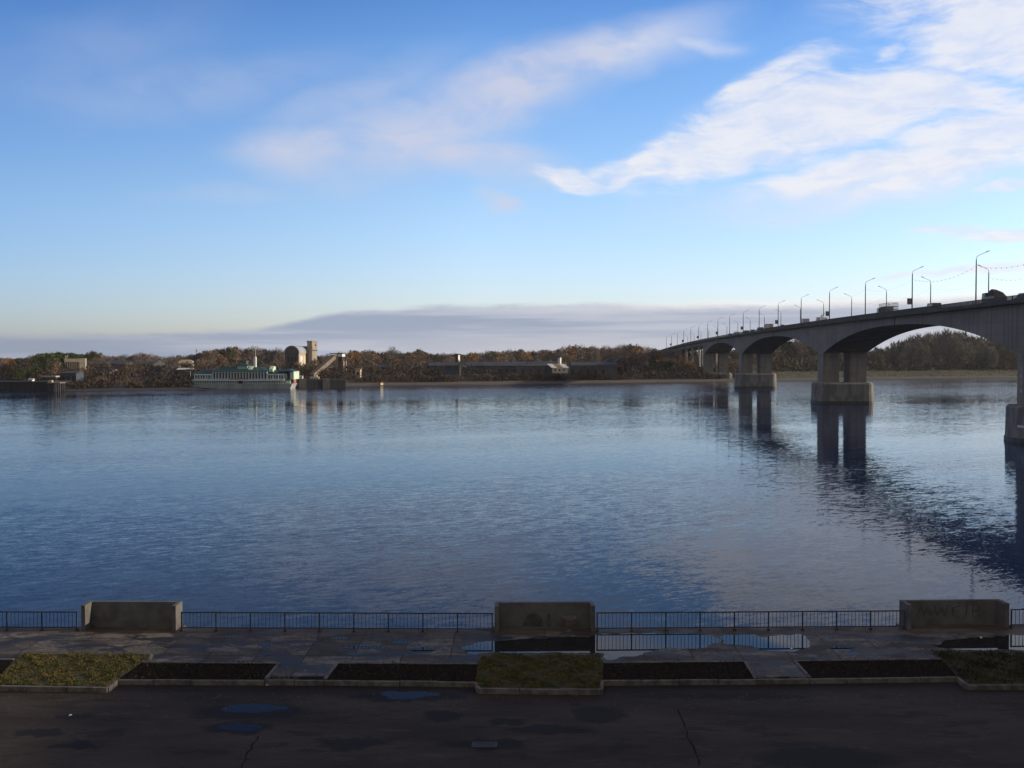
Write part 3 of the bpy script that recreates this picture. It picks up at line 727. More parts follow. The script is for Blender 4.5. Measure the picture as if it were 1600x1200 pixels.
def truck(label, mc, mload, L=7.5, kind='box', H=3.1, name='truck'):
    t = thing(name, label, 'truck'); h = 1.22
    MB().extrx([(L / 2 - 1.9, .6), (L / 2, .6), (L / 2, 1.5), (L / 2 - .25, 2.5), (L / 2 - 1.9, 2.55)], -h + .08, h - .08).build('cab', mc, t, bevel=.06)
    MB().box(-h + .076, h - .076, L / 2 - 1.2, L / 2 - .45, 1.55, 2.2).build('window', mGLASS, t)
    MB().box(-.5, .5, -L / 2, L / 2 - .3, .55, .8).build('chassis', mRAIL, t)
    if kind == 'box': MB().box(-h, h, -L / 2, L / 2 - 2.05, .85, H).build('cargo_box', mload, t, bevel=.04)
    elif kind == 'heap':
        MB().box(-h, h, -L / 2, L / 2 - 2.05, .85, 1.7).build('cargo_bed', mc, t)
        MB().rings([[(-h + .1, -L / 2 + .1, 1.705), (h - .1, -L / 2 + .1, 1.705), (h - .1, L / 2 - 2.15, 1.705), (-h + .1, L / 2 - 2.15, 1.705)], [(-.9, -L / 2 + .9, 2.3), (.7, -L / 2 + .7, 2.45), (.8, L / 2 - 2.8, 2.6), (-.8, L / 2 - 3.0, 2.9)], [(-.4, -L / 2 + 1.6, 2.6), (.2, -L / 2 + 1.4, 2.7), (.3, L / 2 - 3.3, 3.1), (-.5, L / 2 - 3.3, 3.2)]]).build('load', mload, t)
    elif kind == 'cage':
        MB().box(-h, h, -L / 2, L / 2 - 2.05, .85, 1.15).build('cargo_bed', mc, t)
        m = MB(); n = 14
        for k in range(n + 1):
            y = -L / 2 + .05 + (L - 2.2) * k / n
            for sx in (-1, 1): m.box(sx * (h - .05) - .03, sx * (h - .05) + .03, y - .03, y + .03, 1.15, H)
        for z in (1.9, 2.6, H):
            for sx in (-1, 1): m.box(sx * (h - .05) - .04, sx * (h - .05) + .04, -L / 2, L / 2 - 2.1, z - .04, z + .04)
            m.box(-h + .1, h - .1, -L / 2, -L / 2 + .06, z - .04, z + .04)
        m.build('stake_cage', mRAIL, t)
        MB().box(-h + .2, h - .2, -L * .18, L * .22, 1.16, 2.75).build('load', mload, t)
    elif kind == 'crane':
        MB().box(-h, h, -L / 2, L / 2 - 2.05, .85, 1.5).build('cargo_bed', mc, t)
        MB().beam((0, L / 2 - 2.6, 1.5), (0, L / 2 - 2.6, 3.1), .35).beam((0, L / 2 - 2.6, 3.0), (0, -L * .35, 3.5), .25).beam((.5, -L * .3, 1.5), (-.3, -L * .1, 3.1), .2).build('crane_arm', mload, t)
        MB().box(-.9, .9, -L * .4, -L * .05, 1.51, 2.3).build('load', mload, t)
    wheels(t, (L * .33, -L * .18, -L * .34), h - .18, .48); return t
mDK = paint('dark_grey_paint', (.05, .05, .055)); mBL = paint('dark_blue_paint', (.05, .06, .09)); mWH = paint('white_paint', (.62, .62, .6)); mSV = paint('silver_paint', (.35, .36, .38)); mRD = paint('dull_red_paint', (.16, .06, .05))
mTARP = M('grey_tarp', (.2, .22, .22), (.14, .15, .15), 1, .8); mORB = M('orange_white_box', (.6, .52, .46), (.35, .2, .13), .8, .6, lo=.45, hi=.55); mDIRT = M('earth_load', (.06, .05, .045), (.04, .035, .03), 2, .95)
def on_bridge(o, px, w=3.4, flip=False):
    s = F * (BX0 + w / math.cos(PHI)) / (px - 874) / math.cos(PHI) * 1.0
    o.location = bl(w, s, zdeck(s) - .02); o.rotation_euler = (0, 0, -PHI + (math.pi if flip else 0)); tag(o, group='vehicles on the bridge')
on_bridge(truck('dark loaded truck passing beside the tallest lamp', mDK, mDIRT, 6.2, 'heap', 3.1), 1551, 2.6)
on_bridge(car('dark car at the right edge of the bridge, right of the loaded truck', mDK, 4.4, 1.6), 1597, 2.2)
on_bridge(van('dark minivan driving left of the loaded truck, before a lamp with an advert panel', mBL, 4.6, 1.95), 1457, 2.3)
on_bridge(truck('open stake truck with a caged cargo bed and dark load', mRD, mTARP, 10.5, 'cage', 3.5), 1385, 3.0)
on_bridge(truck('truck with a raised crane arm and white load', mSV, mWH, 7.5, 'crane', 3.1), 1284, 3.0)
on_bridge(van('pale grey box van on the middle of the bridge', mSV, 6, 2.9, 2.2), 1256, 3.2)
on_bridge(car('silver car just right of the orange and white truck', mSV, 4.4, 2.0), 1221, 2.8)
on_bridge(truck('truck with an orange and white cargo box', mWH, mORB, 8.5, 'box', 3.2), 1200, 3.2)
on_bridge(van('dark blue van left of the orange and white truck', mBL, 5, 2.3), 1187, 2.8)
on_bridge(car('small silver car left of the dark blue van', mSV, 4.2, 1.9), 1175, 2.6)
on_bridge(van('low dark van on the descending far half of the bridge', mDK, 5.2, 1.95), 1165, 2.6)
on_bridge(van('white minibus on the descending far half of the bridge', mWH, 5.6, 2.2), 1150, 2.6)
on_bridge(car('farthest small dark car on the descending bridge', mDK, 4.2, 1.9), 1140, 2.6)
HAZE = .00006

# ------------------------------------------------------------------ far bank: terrain
SHORE = [(-6000, 300), (-2500, 330), (-700, 385), (-205, 424), (-145, 452), (-95, 472), (-62, 497), (15, 527), (100, 563), (200, 622), (324, 668), (700, 760), (2500, 1000), (6000, 1300)]
def shore(x): return interp(SHORE, x)
PROF = [(-60, -6), (-6, -.6), (0, 0), (4, .55), (12, 1.1), (24, 2.3), (42, 4.2), (75, 5.2), (200, 6.0), (500, 6.5), (1200, 6.8)]
def wob(x, k): return math.sin(x * .031 + k) * .5 + math.sin(x * .083 + 2 * k) * .3 + math.sin(x * .21 + k) * .2
def ground(x, y):
    o = y - shore(x) + 2.2 * wob(x, 1.0)
    return interp(PROF, o) + (.35 * wob(x, 4) if o > 12 else 0)
tm = MB(); xs = sorted(set([-2300, -1800, -1300, -1000] + [-700 + 8 * k for k in range(226)] + [1200, 1600, 2300]))
for x in xs:
    for o, z in PROF: tm.v.append((x, shore(x) - 2.2 * wob(x, 1.0) + o, z + (.35 * wob(x, 4) if o > 12 else 0)))
n = len(PROF)
for i in range(len(xs) - 1):
    for j in range(n - 1): tm.f.append((i * n + j, (i + 1) * n + j, (i + 1) * n + j + 1, i * n + j + 1)); tm.m.append(0)
def bank_material():
    m = bpy.data.materials.new('far_bank_ground'); m.use_nodes = True; g = G(m.node_tree); b = g.n['Principled BSDF']
    p = g.node('ShaderNodeNewGeometry').outputs['Position']
    n = g.noise(g.mapping(p, sc=(.03, .03, .3)), 1, 6, .65); x, y, z = g.sep(p)
    c = g.mix(g.ramp(n, .35, .65), (.045, .034, .022), (.085, .064, .04))
    c = g.mix(g.ramp(g.math('ADD', x, g.math('MULTIPLY', n, 60)), 130, 190), c, (.060, .058, .028))
    c = g.mix(g.ramp(g.math('ADD', x, g.math('MULTIPLY', n, 20)), -118, -134), c, (.028, .023, .017))
    zz = g.math('ADD', z, g.math('MULTIPLY', g.math('SUBTRACT', n, .5), 1.6))
    c = g.mix(g.math('MULTIPLY', g.ramp(zz, 1.5, .8), g.math('MULTIPLY', g.ramp(x, -150, -120), g.ramp(x, 150, 105))), c, (.085, .067, .05))
    c = g.mix(g.ramp(zz, .42, .22), c, (.035, .03, .026))
    g.l.new(c, b.inputs['Base Color']); b.inputs['Roughness'].default_value = .95
    return m
struct('far_bank', tm, bank_material(), fix=False, smooth=True)

# ------------------------------------------------------------------ far bank: buildings and structures
mCON = M('far_concrete', (.36, .33, .28), (.26, .24, .20), .4, .9); mQUAY = M('quay_wall_concrete', (.035, .034, .033), (.022, .022, .023), .3, .9, stretch=(1, 1, .3)); mCOND = M('dark_concrete', (.10, .092, .085), (.06, .056, .052), .3, .9, stretch=(1, 1, .3))
mDARKWIN = M('dark_opening', (.018, .017, .018), (.03, .028, .028), 1, .7); mSLATE = M('slate_roof', (.065, .075, .092), (.05, .058, .072), .3, .9, spec=.1)
mTIN = M('tin_roof', (.34, .36, .38), (.26, .28, .30), .3, .5); mBRICK = M('brown_brick', (.20, .10, .065), (.13, .07, .05), .8, .9)
mWHITE = M('white_wall', (.74, .72, .68), (.62, .60, .56), .5, .8); mCREAM = M('cream_wall', (.55, .48, .34), (.46, .40, .28), .5, .8)
mWOOD = M('grey_timber', (.24, .20, .15), (.15, .12, .09), 1, .9); mBLUEW = M('blue_grey_wall', (.055, .07, .095), (.045, .055, .075), .4, .8)
mGREENR = M('green_roof', (.020, .066, .048), (.014, .048, .036), .6, .5); mPALEG = M('pale_green_wall', (.50, .62, .46), (.42, .54, .40), .5, .8)
mTEAL = M('teal_wall', (.36, .47, .45), (.28, .38, .36), .5, .8); mHULL = M('pontoon_hull', (.40, .43, .42), (.28, .30, .30), .5, .8, stretch=(1, 1, .3)); mTRIM = M('white_trim', (.68, .72, .70), (.6, .64, .62), 1, .7)
mRED = M('faded_red', (.38, .13, .12), (.3, .1, .1), 1, .7)

def frame(px0, px1, ybase, Y):     # a local frame: x metres to the right from px0, z measured from the pixel rows
    a = at(px0, ybase, Y); b = at(px1, ybase, Y)
    return a, b.x - a.x, lambda py: at(px0, py, Y).z
# quay wall at the left with timber fenders
a, W, Z = frame(-90, 83, 611, 425)
t = thing('quay_wall', 'long dark quay wall at the left end of the far bank', 'wall', (a.x, 425, 0))
box(0, W, 0, 14, -3, Z(597.5)).build('wall', mQUAY, t); box(-.1, W + .15, -.25, 14.1, Z(597.5) + .003, Z(597.5) + .35).build('coping', mQUAY, t)
m = MB()
for k in range(22): m.box(1 + k * 2.02, 1.3 + k * 2.02, -.3, -.002, -2, Z(598))
m.build('fender', mQUAY, t)
# small white cabin
a, W, Z = frame(44.5, 50.5, 597, 431)
t = thing('white_cabin', 'tiny white cabin standing on the dark quay wall', 'cabin', (a.x, 431, Z(597.4)))
h = Z(591) - Z(597.4)
box(0, W, 0, 2, 0, h * .62).build('wall', mWHITE, t); MB().extrx([(-.3, h * .63), (2.3, h * .63), (1, h)], -.2, W + .2).build('roof', mTIN, t); box(.4, 1.0, -.01, -.002, .5, 1.2).build('window', mDARKWIN, t)
# jetty on piles
a, W, Z = frame(78, 99, 607, 424)
t = thing('jetty', 'small timber jetty on piles beside the quay wall', 'jetty', (a.x, 421, 0))
box(0, W, 0, 5, Z(598.8), Z(597.3)).build('deck', mWOOD, t)
pl = None
for k in range(6):
    for y in (.3, 4.5):
        q = box(0, .35, 0, .35, -3, Z(598.8) - .003)
        if pl is None: pl = q.build('pile', mQUAY, t); pl.location = (.2, y, 0)
        else: add_copy(pl, t, (.2 + k * (W - .8) / 5, y, 0))
box(.1, 1.6, 1, 2.6, Z(597.3) + .003, Z(594)).build('bollard_box', mCON, t)
# low pale platform and blue-grey shed behind the jetty
a, W, Z = frame(63, 87, 591, 446)
t = thing('landing_platform', 'low pale concrete platform behind the jetty', 'platform', (a.x, 446, ground(a.x, 446) - .5))
z0 = ground(a.x, 446) - .5
box(0, W, 0, 4, Z(589.5) - z0, Z(587.3) - z0).build('slab', mCON, t)
for k in range(4): box(.3 + k * (W - 1) / 3, .7 + k * (W - 1) / 3, 1, 1.4, 0, Z(589.5) - z0 - .003).build('pillar', mCOND, t)
def shed(name, label, px0, px1, ytop, yeave, ybase, Y, dep, mw, mr, win=0, rz=0.0, lean='x'):
    a, W, Z = frame(px0, px1, ybase, Y); z0 = min(Z(ybase), ground(a.x + W / 2, Y)) - .3
    t = thing(name, label, 'building', (a.x, Y, z0), rz)
    e, r = Z(yeave) - z0, Z(ytop) - z0
    box(0, W, 0, dep, 0, e).build('wall', mw, t)
    if lean == 'x': MB().extrx([(-.4, e + .003), (dep + .4, e + .003), (dep / 2, r)], -.4, W + .4).build('roof', mr, t)
    elif lean == 'y': MB().extr([(-.3, e + .003), (W + .3, e + .003), (W / 2, r)], -.4, dep + .4).build('roof', mr, t)
    else: box(-.3, W + .3, -.3, dep + .3, e + .003, r).build('roof', mr, t)
    w0 = None
    for k in range(win):
        s = W / win; hh = e * .3
        if w0 is None: w0 = box(0, s * .5, -.03, -.004, e * .45, e * .45 + hh).build('window', mDARKWIN, t); w0.location.x = s * .25
        else: add_copy(w0, t, (s * (k + .25), 0, 0))
    return t, W, e
shed('blue_shed', 'low blue-grey shed below the ruined concrete frame building', 95, 119, 580.5, 583, 592, 452, 8, mBLUEW, mSLATE, 3)
# ruined concrete frame building
a, W, Z = frame(101, 131, 582, 478); z0 = Z(583)
t = thing('concrete_frame_building', 'pale open concrete frame building in front of the green trees', 'building', (a.x, 478, z0), R(18))
H = Z(560.5) - z0
box(0, W, 1.0, 9, 0, H * .28).build('base_wall', mCOND, t); box(-.2, W * .72, 0, 9, H * .78, H).build('fascia', mCON, t); box(W * .72 + .003, W, 0, 9, H * .1, H * 1.02).build('end_wall', mCON, t)
c0 = box(0, .5, 0, .5, H * .28, H * .778).build('column', mWOOD, t)
for k in range(1, 7): add_copy(c0, t, (k * W * .7 / 6.5, .1, 0))
box(.5, W * .70, 4, 4.3, H * .281, H * .777).build('inner_wall', mBRICK, t); box(.1, 1.2, 1, 3, H + .003, Z(555.5) - z0).build('stair_head', mCON, t)
MB().beam((W * .75, -1.2, H * .12), (W * .62, -1.4, -1.2), .5).build('chute', mCON, t)
# long dark shed
shed('long_dark_shed', 'long low dark shed left of the arched hangar', 139, 240, 563.5, 568.5, 580, 505, 16, mCOND, mSLATE, 14)
# thin pale sloping pipe
p, q = at(168, 585, 470), at(182, 578, 478)
t = thing('sloping_chute', 'thin pale chute sloping up the bank before the long dark shed', 'chute', p)
MB().beam((0, 0, 0), q - p, .7, .5).build('trough', mTRIM, t); MB().beam((q - p) - Vector((.4, 0, .2)), ((q - p).x - .4, 0, -3.0), .25).build('strut', mWOOD, t)
# arched hangar and the low white roof in front of it
a, W, Z = frame(279, 300.5, 576, 505); z0 = Z(580); H = Z(562) - z0
t = thing('arched_hangar', 'small open hangar with a sunlit cream arched front', 'hangar', (a.x, 505, z0), R(14))
arc = [(W / 2 - W / 2 * math.cos(math.pi * k / 10), H * .80 + H * .2 * math.sin(math.pi * k / 10)) for k in range(11)]
MB().extr([(0, H * .60)] + arc + [(W, H * .60)], -.3, 0.1).build('front', mCREAM, t)
MB().extr([(0, H * .78 - .3)] + [(x, z - .02) for x, z in arc] + [(W, H * .78 - .3)], .103, 10).build('roof', mTIN, t)
box(0, .5, .1, 10, 0, H * .6 - .003).build('wall', mCREAM, t); box(W - .5, W, .1, 10, 0, H * .6 - .003).build('wall', mCREAM, t); box(.5, W - .5, 9.5, 9.8, 0, H * .7).build('back_wall', mDARKWIN, t)
shed('low_white_roof_shed', 'low shed with a white roof directly below the arched hangar', 277, 298, 575, 577.6, 584, 492, 6, mCOND, mWHITE, 0)

# the floating landing stage
Yl = 459.0
a, W, Z = frame(297, 455, 607, Yl); sx = W / (455 - 297)
X = lambda px: (px - 297) * sx
t = thing('landing_stage', 'long two-storey floating landing stage with green roofs and white trim moored at the far bank', 'boat', (a.x, Yl, 0), 0)
D = 13.0
MB().rings([[(0, 1, -1), (W - 1, 1, -1), (W - 1, D - 1, -1), (0, D - 1, -1)], [(-.8, 0, Z(599.5)), (W + .4, 0, Z(599.5)), (W + .4, D, Z(599.5)), (-.8, D, Z(599.5))]]).build('hull', mHULL, t)
box(X(298), X(453), 1.2, D - 1, Z(599.5) + .003, Z(594.8)).build('lower_deck_wall', mTEAL, t)
box(X(299), X(444), -.1, D - .3, Z(594.8) + .003, Z(593.2)).build('deck_edge', mTRIM, t)
box(X(302), X(447), 1.8, D - 1.5, Z(593.2) + .003, Z(583.6)).build('upper_deck_wall', mTEAL, t)
for u, v in ((303.5, 331), (417.5, 444)):
    box(X(u), X(v), .05, .12, Z(586.0), Z(584.6)).build('balcony_beam', mTRIM, t)
    for k in range(4): box(X(u) + k * (X(v) - X(u) - .15) / 3, X(u) + k * (X(v) - X(u) - .15) / 3 + .15, .13, .28, Z(593.4), Z(586.0)).build('balcony_post', mTRIM, t)
c0 = box(0, .16, 0, .16, Z(599.4), Z(594.6)).build('deck_post', mTRIM, t); k = 0
px = 305
while px < 444:
    if not 371 < px < 378: add_copy(c0, t, (X(px), .1, 0))
    px += 3.6
w0 = box(0, sx * 2.0, 1.17, 1.196, Z(598.6), Z(595.4)).build('window', mDARKWIN, t); px = 304
while px < 446: add_copy(w0, t, (X(px), 0, 0)); px += 3.6
w1 = box(0, sx * 1.9, 1.76, 1.797, Z(591.5), Z(586.4)).build('upper_window', mDARKWIN, t); px = 303.5
while px < 446: add_copy(w1, t, (X(px), 0, 0)); px += 4.1
box(X(372), X(377), .2, 1.19, Z(599.3), Z(594.6)).build('doorway', mDARKWIN, t)
box(X(360), X(388), -.16, -.102, Z(592.6), Z(590.9)).build('name_board', mRED, t)
def hip(u0, u1, y0, y1, zb, zt, ov=.5):
    x0, x1 = X(u0) - ov, X(u1) + ov; i = min((y1 - y0) / 2, (x1 - x0) / 2) * .8
    return MB().rings([[(x0, y0 - ov, zb), (x1, y0 - ov, zb), (x1, y1 + ov, zb), (x0, y1 + ov, zb)], [(x0, y0 - ov, zb + .15), (x1, y0 - ov, zb + .15), (x1, y1 + ov, zb + .15), (x0, y1 + ov, zb + .15)],
                       [(x0 + i, y0 + i, zt), (x1 - i, y0 + i, zt), (x1 - i, y1 - i, zt), (x0 + i, y1 - i, zt)]])
hip(299, 450, 1.5, D - 1.2, Z(583.6) + .003, Z(578.2), .25).build('roof', mGREENR, t)
box(X(331), X(417), .6, D - 1, Z(592.9), Z(580.8)).build('central_block', mTEAL, t)
hip(331, 417, .6, D - 1, Z(580.8) + .003, Z(573.6), .3).build('central_roof', mGREENR, t)
c1 = box(0, .14, .42, .58, Z(592.8), Z(580.9)).build('pilaster', mTRIM, t); px = 332
while px < 417: add_copy(c1, t, (X(px), 0, 0)); px += 4.7
w2 = box(0, sx * 2.4, .56, .597, Z(591.5), Z(582.2)).build('hall_window', mDARKWIN, t); px = 333.1
while px < 416: add_copy(w2, t, (X(px), 0, 0)); px += 4.7
# glazed turret, dormers, mast tower with flagpole
box(X(368), X(384), 3, 9, Z(580), Z(571.8)).build('turret', mTEAL, t); hip(368, 384, 3, 9, Z(571.8) + .003, Z(567)).build('turret_roof', mGREENR, t)
box(X(380.5), X(382.8), 5, 6.2, Z(570), Z(563.6)).build('chimney', mWHITE, t)
for u in (386, 419):
    MB().extrx([(2.0, Z(581)), (8, Z(581)), (8, Z(573.5)), (5, Z(572)), (2.0, Z(577))], X(u), X(u) + 1.6).build('dormer', mPALEG, t)
box(X(392), X(395.5), 5, 6.5, Z(574), Z(557.5)).build('mast_tower', mTRIM, t)
MB().tube([(X(394.6), 5.7, Z(557.5)), (X(394.6), 5.7, Z(547.5))], .09, 6).build('flagpole', mTRIM, t)
# the brightly lit pavilion at the right end
box(W - .6, W + .9, 1.0, D, Z(593), Z(580.5)).build('end_pavilion', mPALEG, t); hip(436, 457, 1, D - .5, Z(580.5) + .003, Z(576.8)).build('pavilion_roof', mGREENR, t)
box(W - 2.6, W - .603, .9, D - 1.2, Z(599.2), Z(594.8)).build('end_cabin', mPALEG, t); box(W + .902, W + .93, 4, 9, Z(591), Z(584)).build('end_window', mTRIM, t)
box(W + .3, W + .75, 2, 7, Z(599), Z(593.1)).build('gangway_door', mRED, t)

# barrel vaulted building and square tower
Yv = 540
a, W, Z = frame(445, 467, 572, Yv); z0 = Z(574); L = 20; hs = Z(552) - z0; ht = Z(541) - z0
t = thing('vaulted_warehouse', 'tall barrel-vaulted brick warehouse beside the square tower', 'building', (a.x, Yv, z0))
arc = lambda e: [(W / 2 - (W / 2 + e) * math.cos(math.pi * k / 16), hs + (ht - hs + e) * math.sin(math.pi * k / 16)) for k in range(17)]
MB().extr([(0, 0)] + arc(0) + [(W, 0)], 0, L).build('wall', M('vault_wall', (.40, .33, .26), (.30, .22, .17), .35, .9), t)
o_, i_ = arc(.35), arc(.02); mb = MB()
for p0, p1, q0, q1 in zip(o_[:-1], o_[1:], i_[:-1], i_[1:]):
    mb.hexa([(q0[0], -.5, q0[1]), (q1[0], -.5, q1[1]), (q1[0], L + .5, q1[1]), (q0[0], L + .5, q0[1]), (p0[0], -.5, p0[1]), (p1[0], -.5, p1[1]), (p1[0], L + .5, p1[1]), (p0[0], L + .5, p0[1])])
mb.build('roof', mTIN, t)
for k in range(3): box(W * .2 + k * W * .24, W * .2 + k * W * .24 + 1.1, -.08, -.048, hs * .4, hs * .75).build('window', mDARKWIN, t)
MB().extr([(.3, 0)] + [(x * .95 + W * .025, z - .3) for x, z in arc(0)] + [(W - .3, 0)], -.045, -.003).build('front_gable', M('shaded_brick', (.12, .10, .095), (.08, .07, .068), .4, .9), t)  # shade of the unlit front put into a darker brick colour
box(W + .003, W + .10, 3.5, 9, hs * .15, hs * .8).build('side_panel', mWHITE, t); box(W + .003, W + .08, 11, 17, hs * .15, hs * .8).build('side_panel', mCREAM, t)
box(W * .35, W * .62, -.09, -.048, 0, hs * .34).build('door', mDARKWIN, t)
at_, Wt, Zt = frame(480, 494, 572, 560); zt0 = Zt(574); Ht = Zt(532.5) - zt0
tt = thing('square_tower', 'tall square concrete tower with one sunlit side', 'tower', (at_.x, 560, zt0), R(-34))
w = Wt * .78
box(0, w, 0, w * 1.0, 0, Ht - .5).build('shaft', M('tower_wall', (.34, .30, .25), (.23, .185, .15), .25, .9, stretch=(1, 1, .5)), tt)
box(-.2, w + .2, -.2, w + .2, Ht - .497, Ht).build('cap', mCON, tt); box(w + .003, w + .12, -.1, w + .1, Ht * .62, Ht * .66).build('ledge', mCOND, tt)
box(w + .004, w + .03, w * .55, w * .75, Ht * .80, Ht * .87).build('window', mDARKWIN, tt); box(w + .004, w + .03, w * .3, w * .7, Ht * .12, Ht * .34).build('door', mCOND, tt)
shed('link_building', 'dark link roof between the vaulted warehouse and the square tower', 469, 481, 541, 544, 572, 568, 8, mCOND, mSLATE, 0, lean='flat')
# inclined conveyor gallery and its transfer tower
p, q = at(487.5, 587.5, 500), at(521.5, 557.5, 512); d = q - p
t = thing('conveyor_gallery', 'pale inclined conveyor gallery climbing to the transfer tower', 'conveyor', p)
up = Vector((0, 0, 1))
MB().beam((0, 0, 0), d, 2.4, 1.5).build('gallery', M('gallery_cladding', (.24, .20, .15), (.14, .115, .09), .8, .9), t); MB().beam(up * .95 - Vector((.1, 0, 0)), d + up * .95, 2.9, .32).build('roof', mWOOD, t); MB().beam(up * -.9, d - up * .9, 2.6, .22).build('girder', mCON, t)
for f in (.35, .7): MB().beam(d * f - up * 1.0, ((d * f).x, (d * f).y, -6 + 3 * 0), .35).build('trestle_leg', mWOOD, t)
box(-1.0, 3.4, -1, 1.4, -1.6, -.75).build('loading_hopper', mBRICK, t)
a, W, Z = frame(526, 537.5, 583, 514); z0 = Z(584)
t = thing('transfer_tower', 'narrow concrete tower with a flat projecting roof at the head of the conveyor', 'tower', (a.x, 514, z0), R(-12))
H = Z(553) - z0
box(.6, W - .55, .4, 4, 0, H * .62).build('brick_wall', mBRICK, t)
for x0, x1, h in ((0, .58, H), (W - .5, W, H * .66)):
    box(x0, x1, 0, .6, 0, h - .003).build('column', mCON, t); box(x0, x1, 3.6, 4.2, 0, h - .003).build('column', mCON, t)
box(.6, W * .8, 0, 4, H * .86, H - .003).build('head_house', mWHITE, t); box(-3.4, W * .9, -.3, 4.4, H, H + .45).build('roof', mCOND, t)
box(.9, W * .75, .3, 3.6, H * .62 + .003, H * .86 - .003).build('open_storey', mDARKWIN, t)
# concrete dock wall with small things on it
a, W, Z = frame(466, 533, 606, 468)
t = thing('dock_wall', 'broken dark concrete dock wall right of the landing stage', 'wall', (a.x, 470, 0), R(14))
k = 0; x = 0
while x < W:
    box(x, x + 3.3, .2 * (k % 3), 8, -3, Z(592.5) - .35 * ((k * 7) % 3) * .5).build('caisson', mQUAY if k % 3 else mCOND, t); x += 3.45; k += 1
c = at(487, 592, 478); o = thing('white_boat', 'small white boat drawn up on the dock wall below the conveyor', 'boat', (c.x, 477, Z(592.3)))
MB().rings([[(-.2, 0, 0), (1.6, -.5, 0), (3.4, -.4, 0), (3.4, .4, 0), (1.6, .5, 0)], [(-.8, 0, .9), (1.6, -.9, .8), (3.6, -.7, .8), (3.6, .7, .8), (1.6, .9, .8)]]).build('hull', mWHITE, o); box(1.4, 2.8, -.5, .5, .802, 1.4).build('cabin', mWHITE, o)
c = at(467, 588.5, 480); o = thing('white_hut', 'tiny white hut on the dock just right of the landing stage', 'hut', (c.x, 480, Z(592.5) - .5))
box(0, 1.6, 0, 1.6, 0, 1.4).build('wall', mWHITE, o); MB().extrx([(-.2, 1.403), (1.8, 1.403), (.8, 1.9)], -.2, 1.8).build('roof', mTIN, o)
# sunlit small shed on the beach
a, W, Z = frame(591.5, 598, 602.5, 499)
t = thing('beach_shed', 'tiny sunlit white shed at the water edge of the beach', 'shed', (a.x, 500, .1), R(-40))
box(0, W * .6, 0, 1.8, 0, 1.3).build('wall', mCREAM, t); MB().extrx([(-.3, 1.303), (2.1, 1.303), (.9, 1.8)], -.2, W * .6 + .2).build('roof', mBRICK, t); box(.3, .8, -.02, -.004, .1, 1.0).build('door', mDARKWIN, t)
# long grey warehouse roof, split where the photo shows a step
def long_roof(name, label, px0, px1, y0, y1, ye, Y, dep=22):
    a, b = at(px0, y0, Y + dep * .5), at(px1, y1, Y + dep * .5); e0 = at(px0, ye, Y).z; z0 = ground((a.x + b.x) / 2, Y) - .5
    t = thing(name, label, 'building', (a.x, Y, z0)); W = b.x - a.x; r0, r1 = a.z - z0, b.z - z0; e = e0 - z0
    box(0, W, .5, dep, 0, e).build('wall', mCOND, t)
    MB()._add([(-.3, -.3, e + .003), (W + .3, -.3, e + .003), (W + .3, dep / 2, r1), (-.3, dep / 2, r0), (-.3, dep + .3, e + .003), (W + .3, dep + .3, e + .003)], [(0, 1, 2, 3), (3, 2, 5, 4), (1, 0, 4, 5), (1, 5, 2), (0, 3, 4)]).build('roof', mSLATE, t)
    w0 = box(0, 1.4, .46, .496, e * .4, e * .75).build('window', mDARKWIN, t); n = int(W / 4)
    for k in range(1, min(n, 40)): add_copy(w0, t, (k * 4, 0, 0))
    return t
long_roof('long_warehouse', 'very long low warehouse with a blue-grey roof behind the beach', 672, 868, 566.5, 564.5, 571.5, 545)
long_roof('grey_roofed_workshop', 'grey-roofed workshop left of the long warehouse', 572, 668, 569.5, 568.2, 573.5, 548, 16)
long_roof('low_roofed_store', 'low dark-roofed store right of the white-roofed house', 892, 962, 565.5, 566, 571, 556, 16)
# T-shaped canopy and blue wall before the warehouse
a, W, Z = frame(695, 728, 586, 530); z0 = Z(588)
t = thing('loading_canopy', 'flat loading canopy on one pale column in front of the long warehouse', 'canopy', (a.x, 530, z0))
box(0, W * .85, 0, 4, Z(571.6) - z0, Z(570.4) - z0).build('roof', mCOND, t); MB().beam((W * .72, .5, Z(571.6) - z0), (W, .3, Z(573.3) - z0), 1.4, .35).build('brace', mCON, t)
box(W * .68, W * .75, .8, 2, 0, Z(571.6) - z0 - .003).build('column', mCON, t); box(0, W * .6, 2, 2.3, 0, Z(574.5) - z0).build('back_wall', mBLUEW, t)
# black topped white tower over the roof
def stack(name, label, px0, px1, ytop, Y, side=True):
    a, W, Z = frame(px0, px1, 580, Y); z0 = ground(a.x, Y); H = Z(ytop) - z0
    t = thing(name, label, 'tower', (a.x, Y, z0), R(-30))
    box(0, W * .75, 0, W * .75, 0, H - .6).build('shaft', M('stack_white', (.70, .69, .66), (.6, .59, .56), .5, .8), t); box(-.3, W * .75 + .3, -.3, W * .75 + .3, H - .597, H).build('cap', mDARKWIN, t)
    if side: box(-2.6, -.003, 0, W * .6, H - 1.3, H - .7).build('platform', mDARKWIN, t); box(-.004, W * .74, -.02, -.004, H * .5, H * .95).build('dark_front', mDARKWIN, t)
    return t
stack('hoist_tower', 'narrow white hoist tower with a black top and side platform above the long warehouse', 711.5, 718.5, 552.8, 566)
stack('roof_vent', 'small white roof vent with a dark cap above the white-roofed house', 871.5, 877, 557, 570, False)
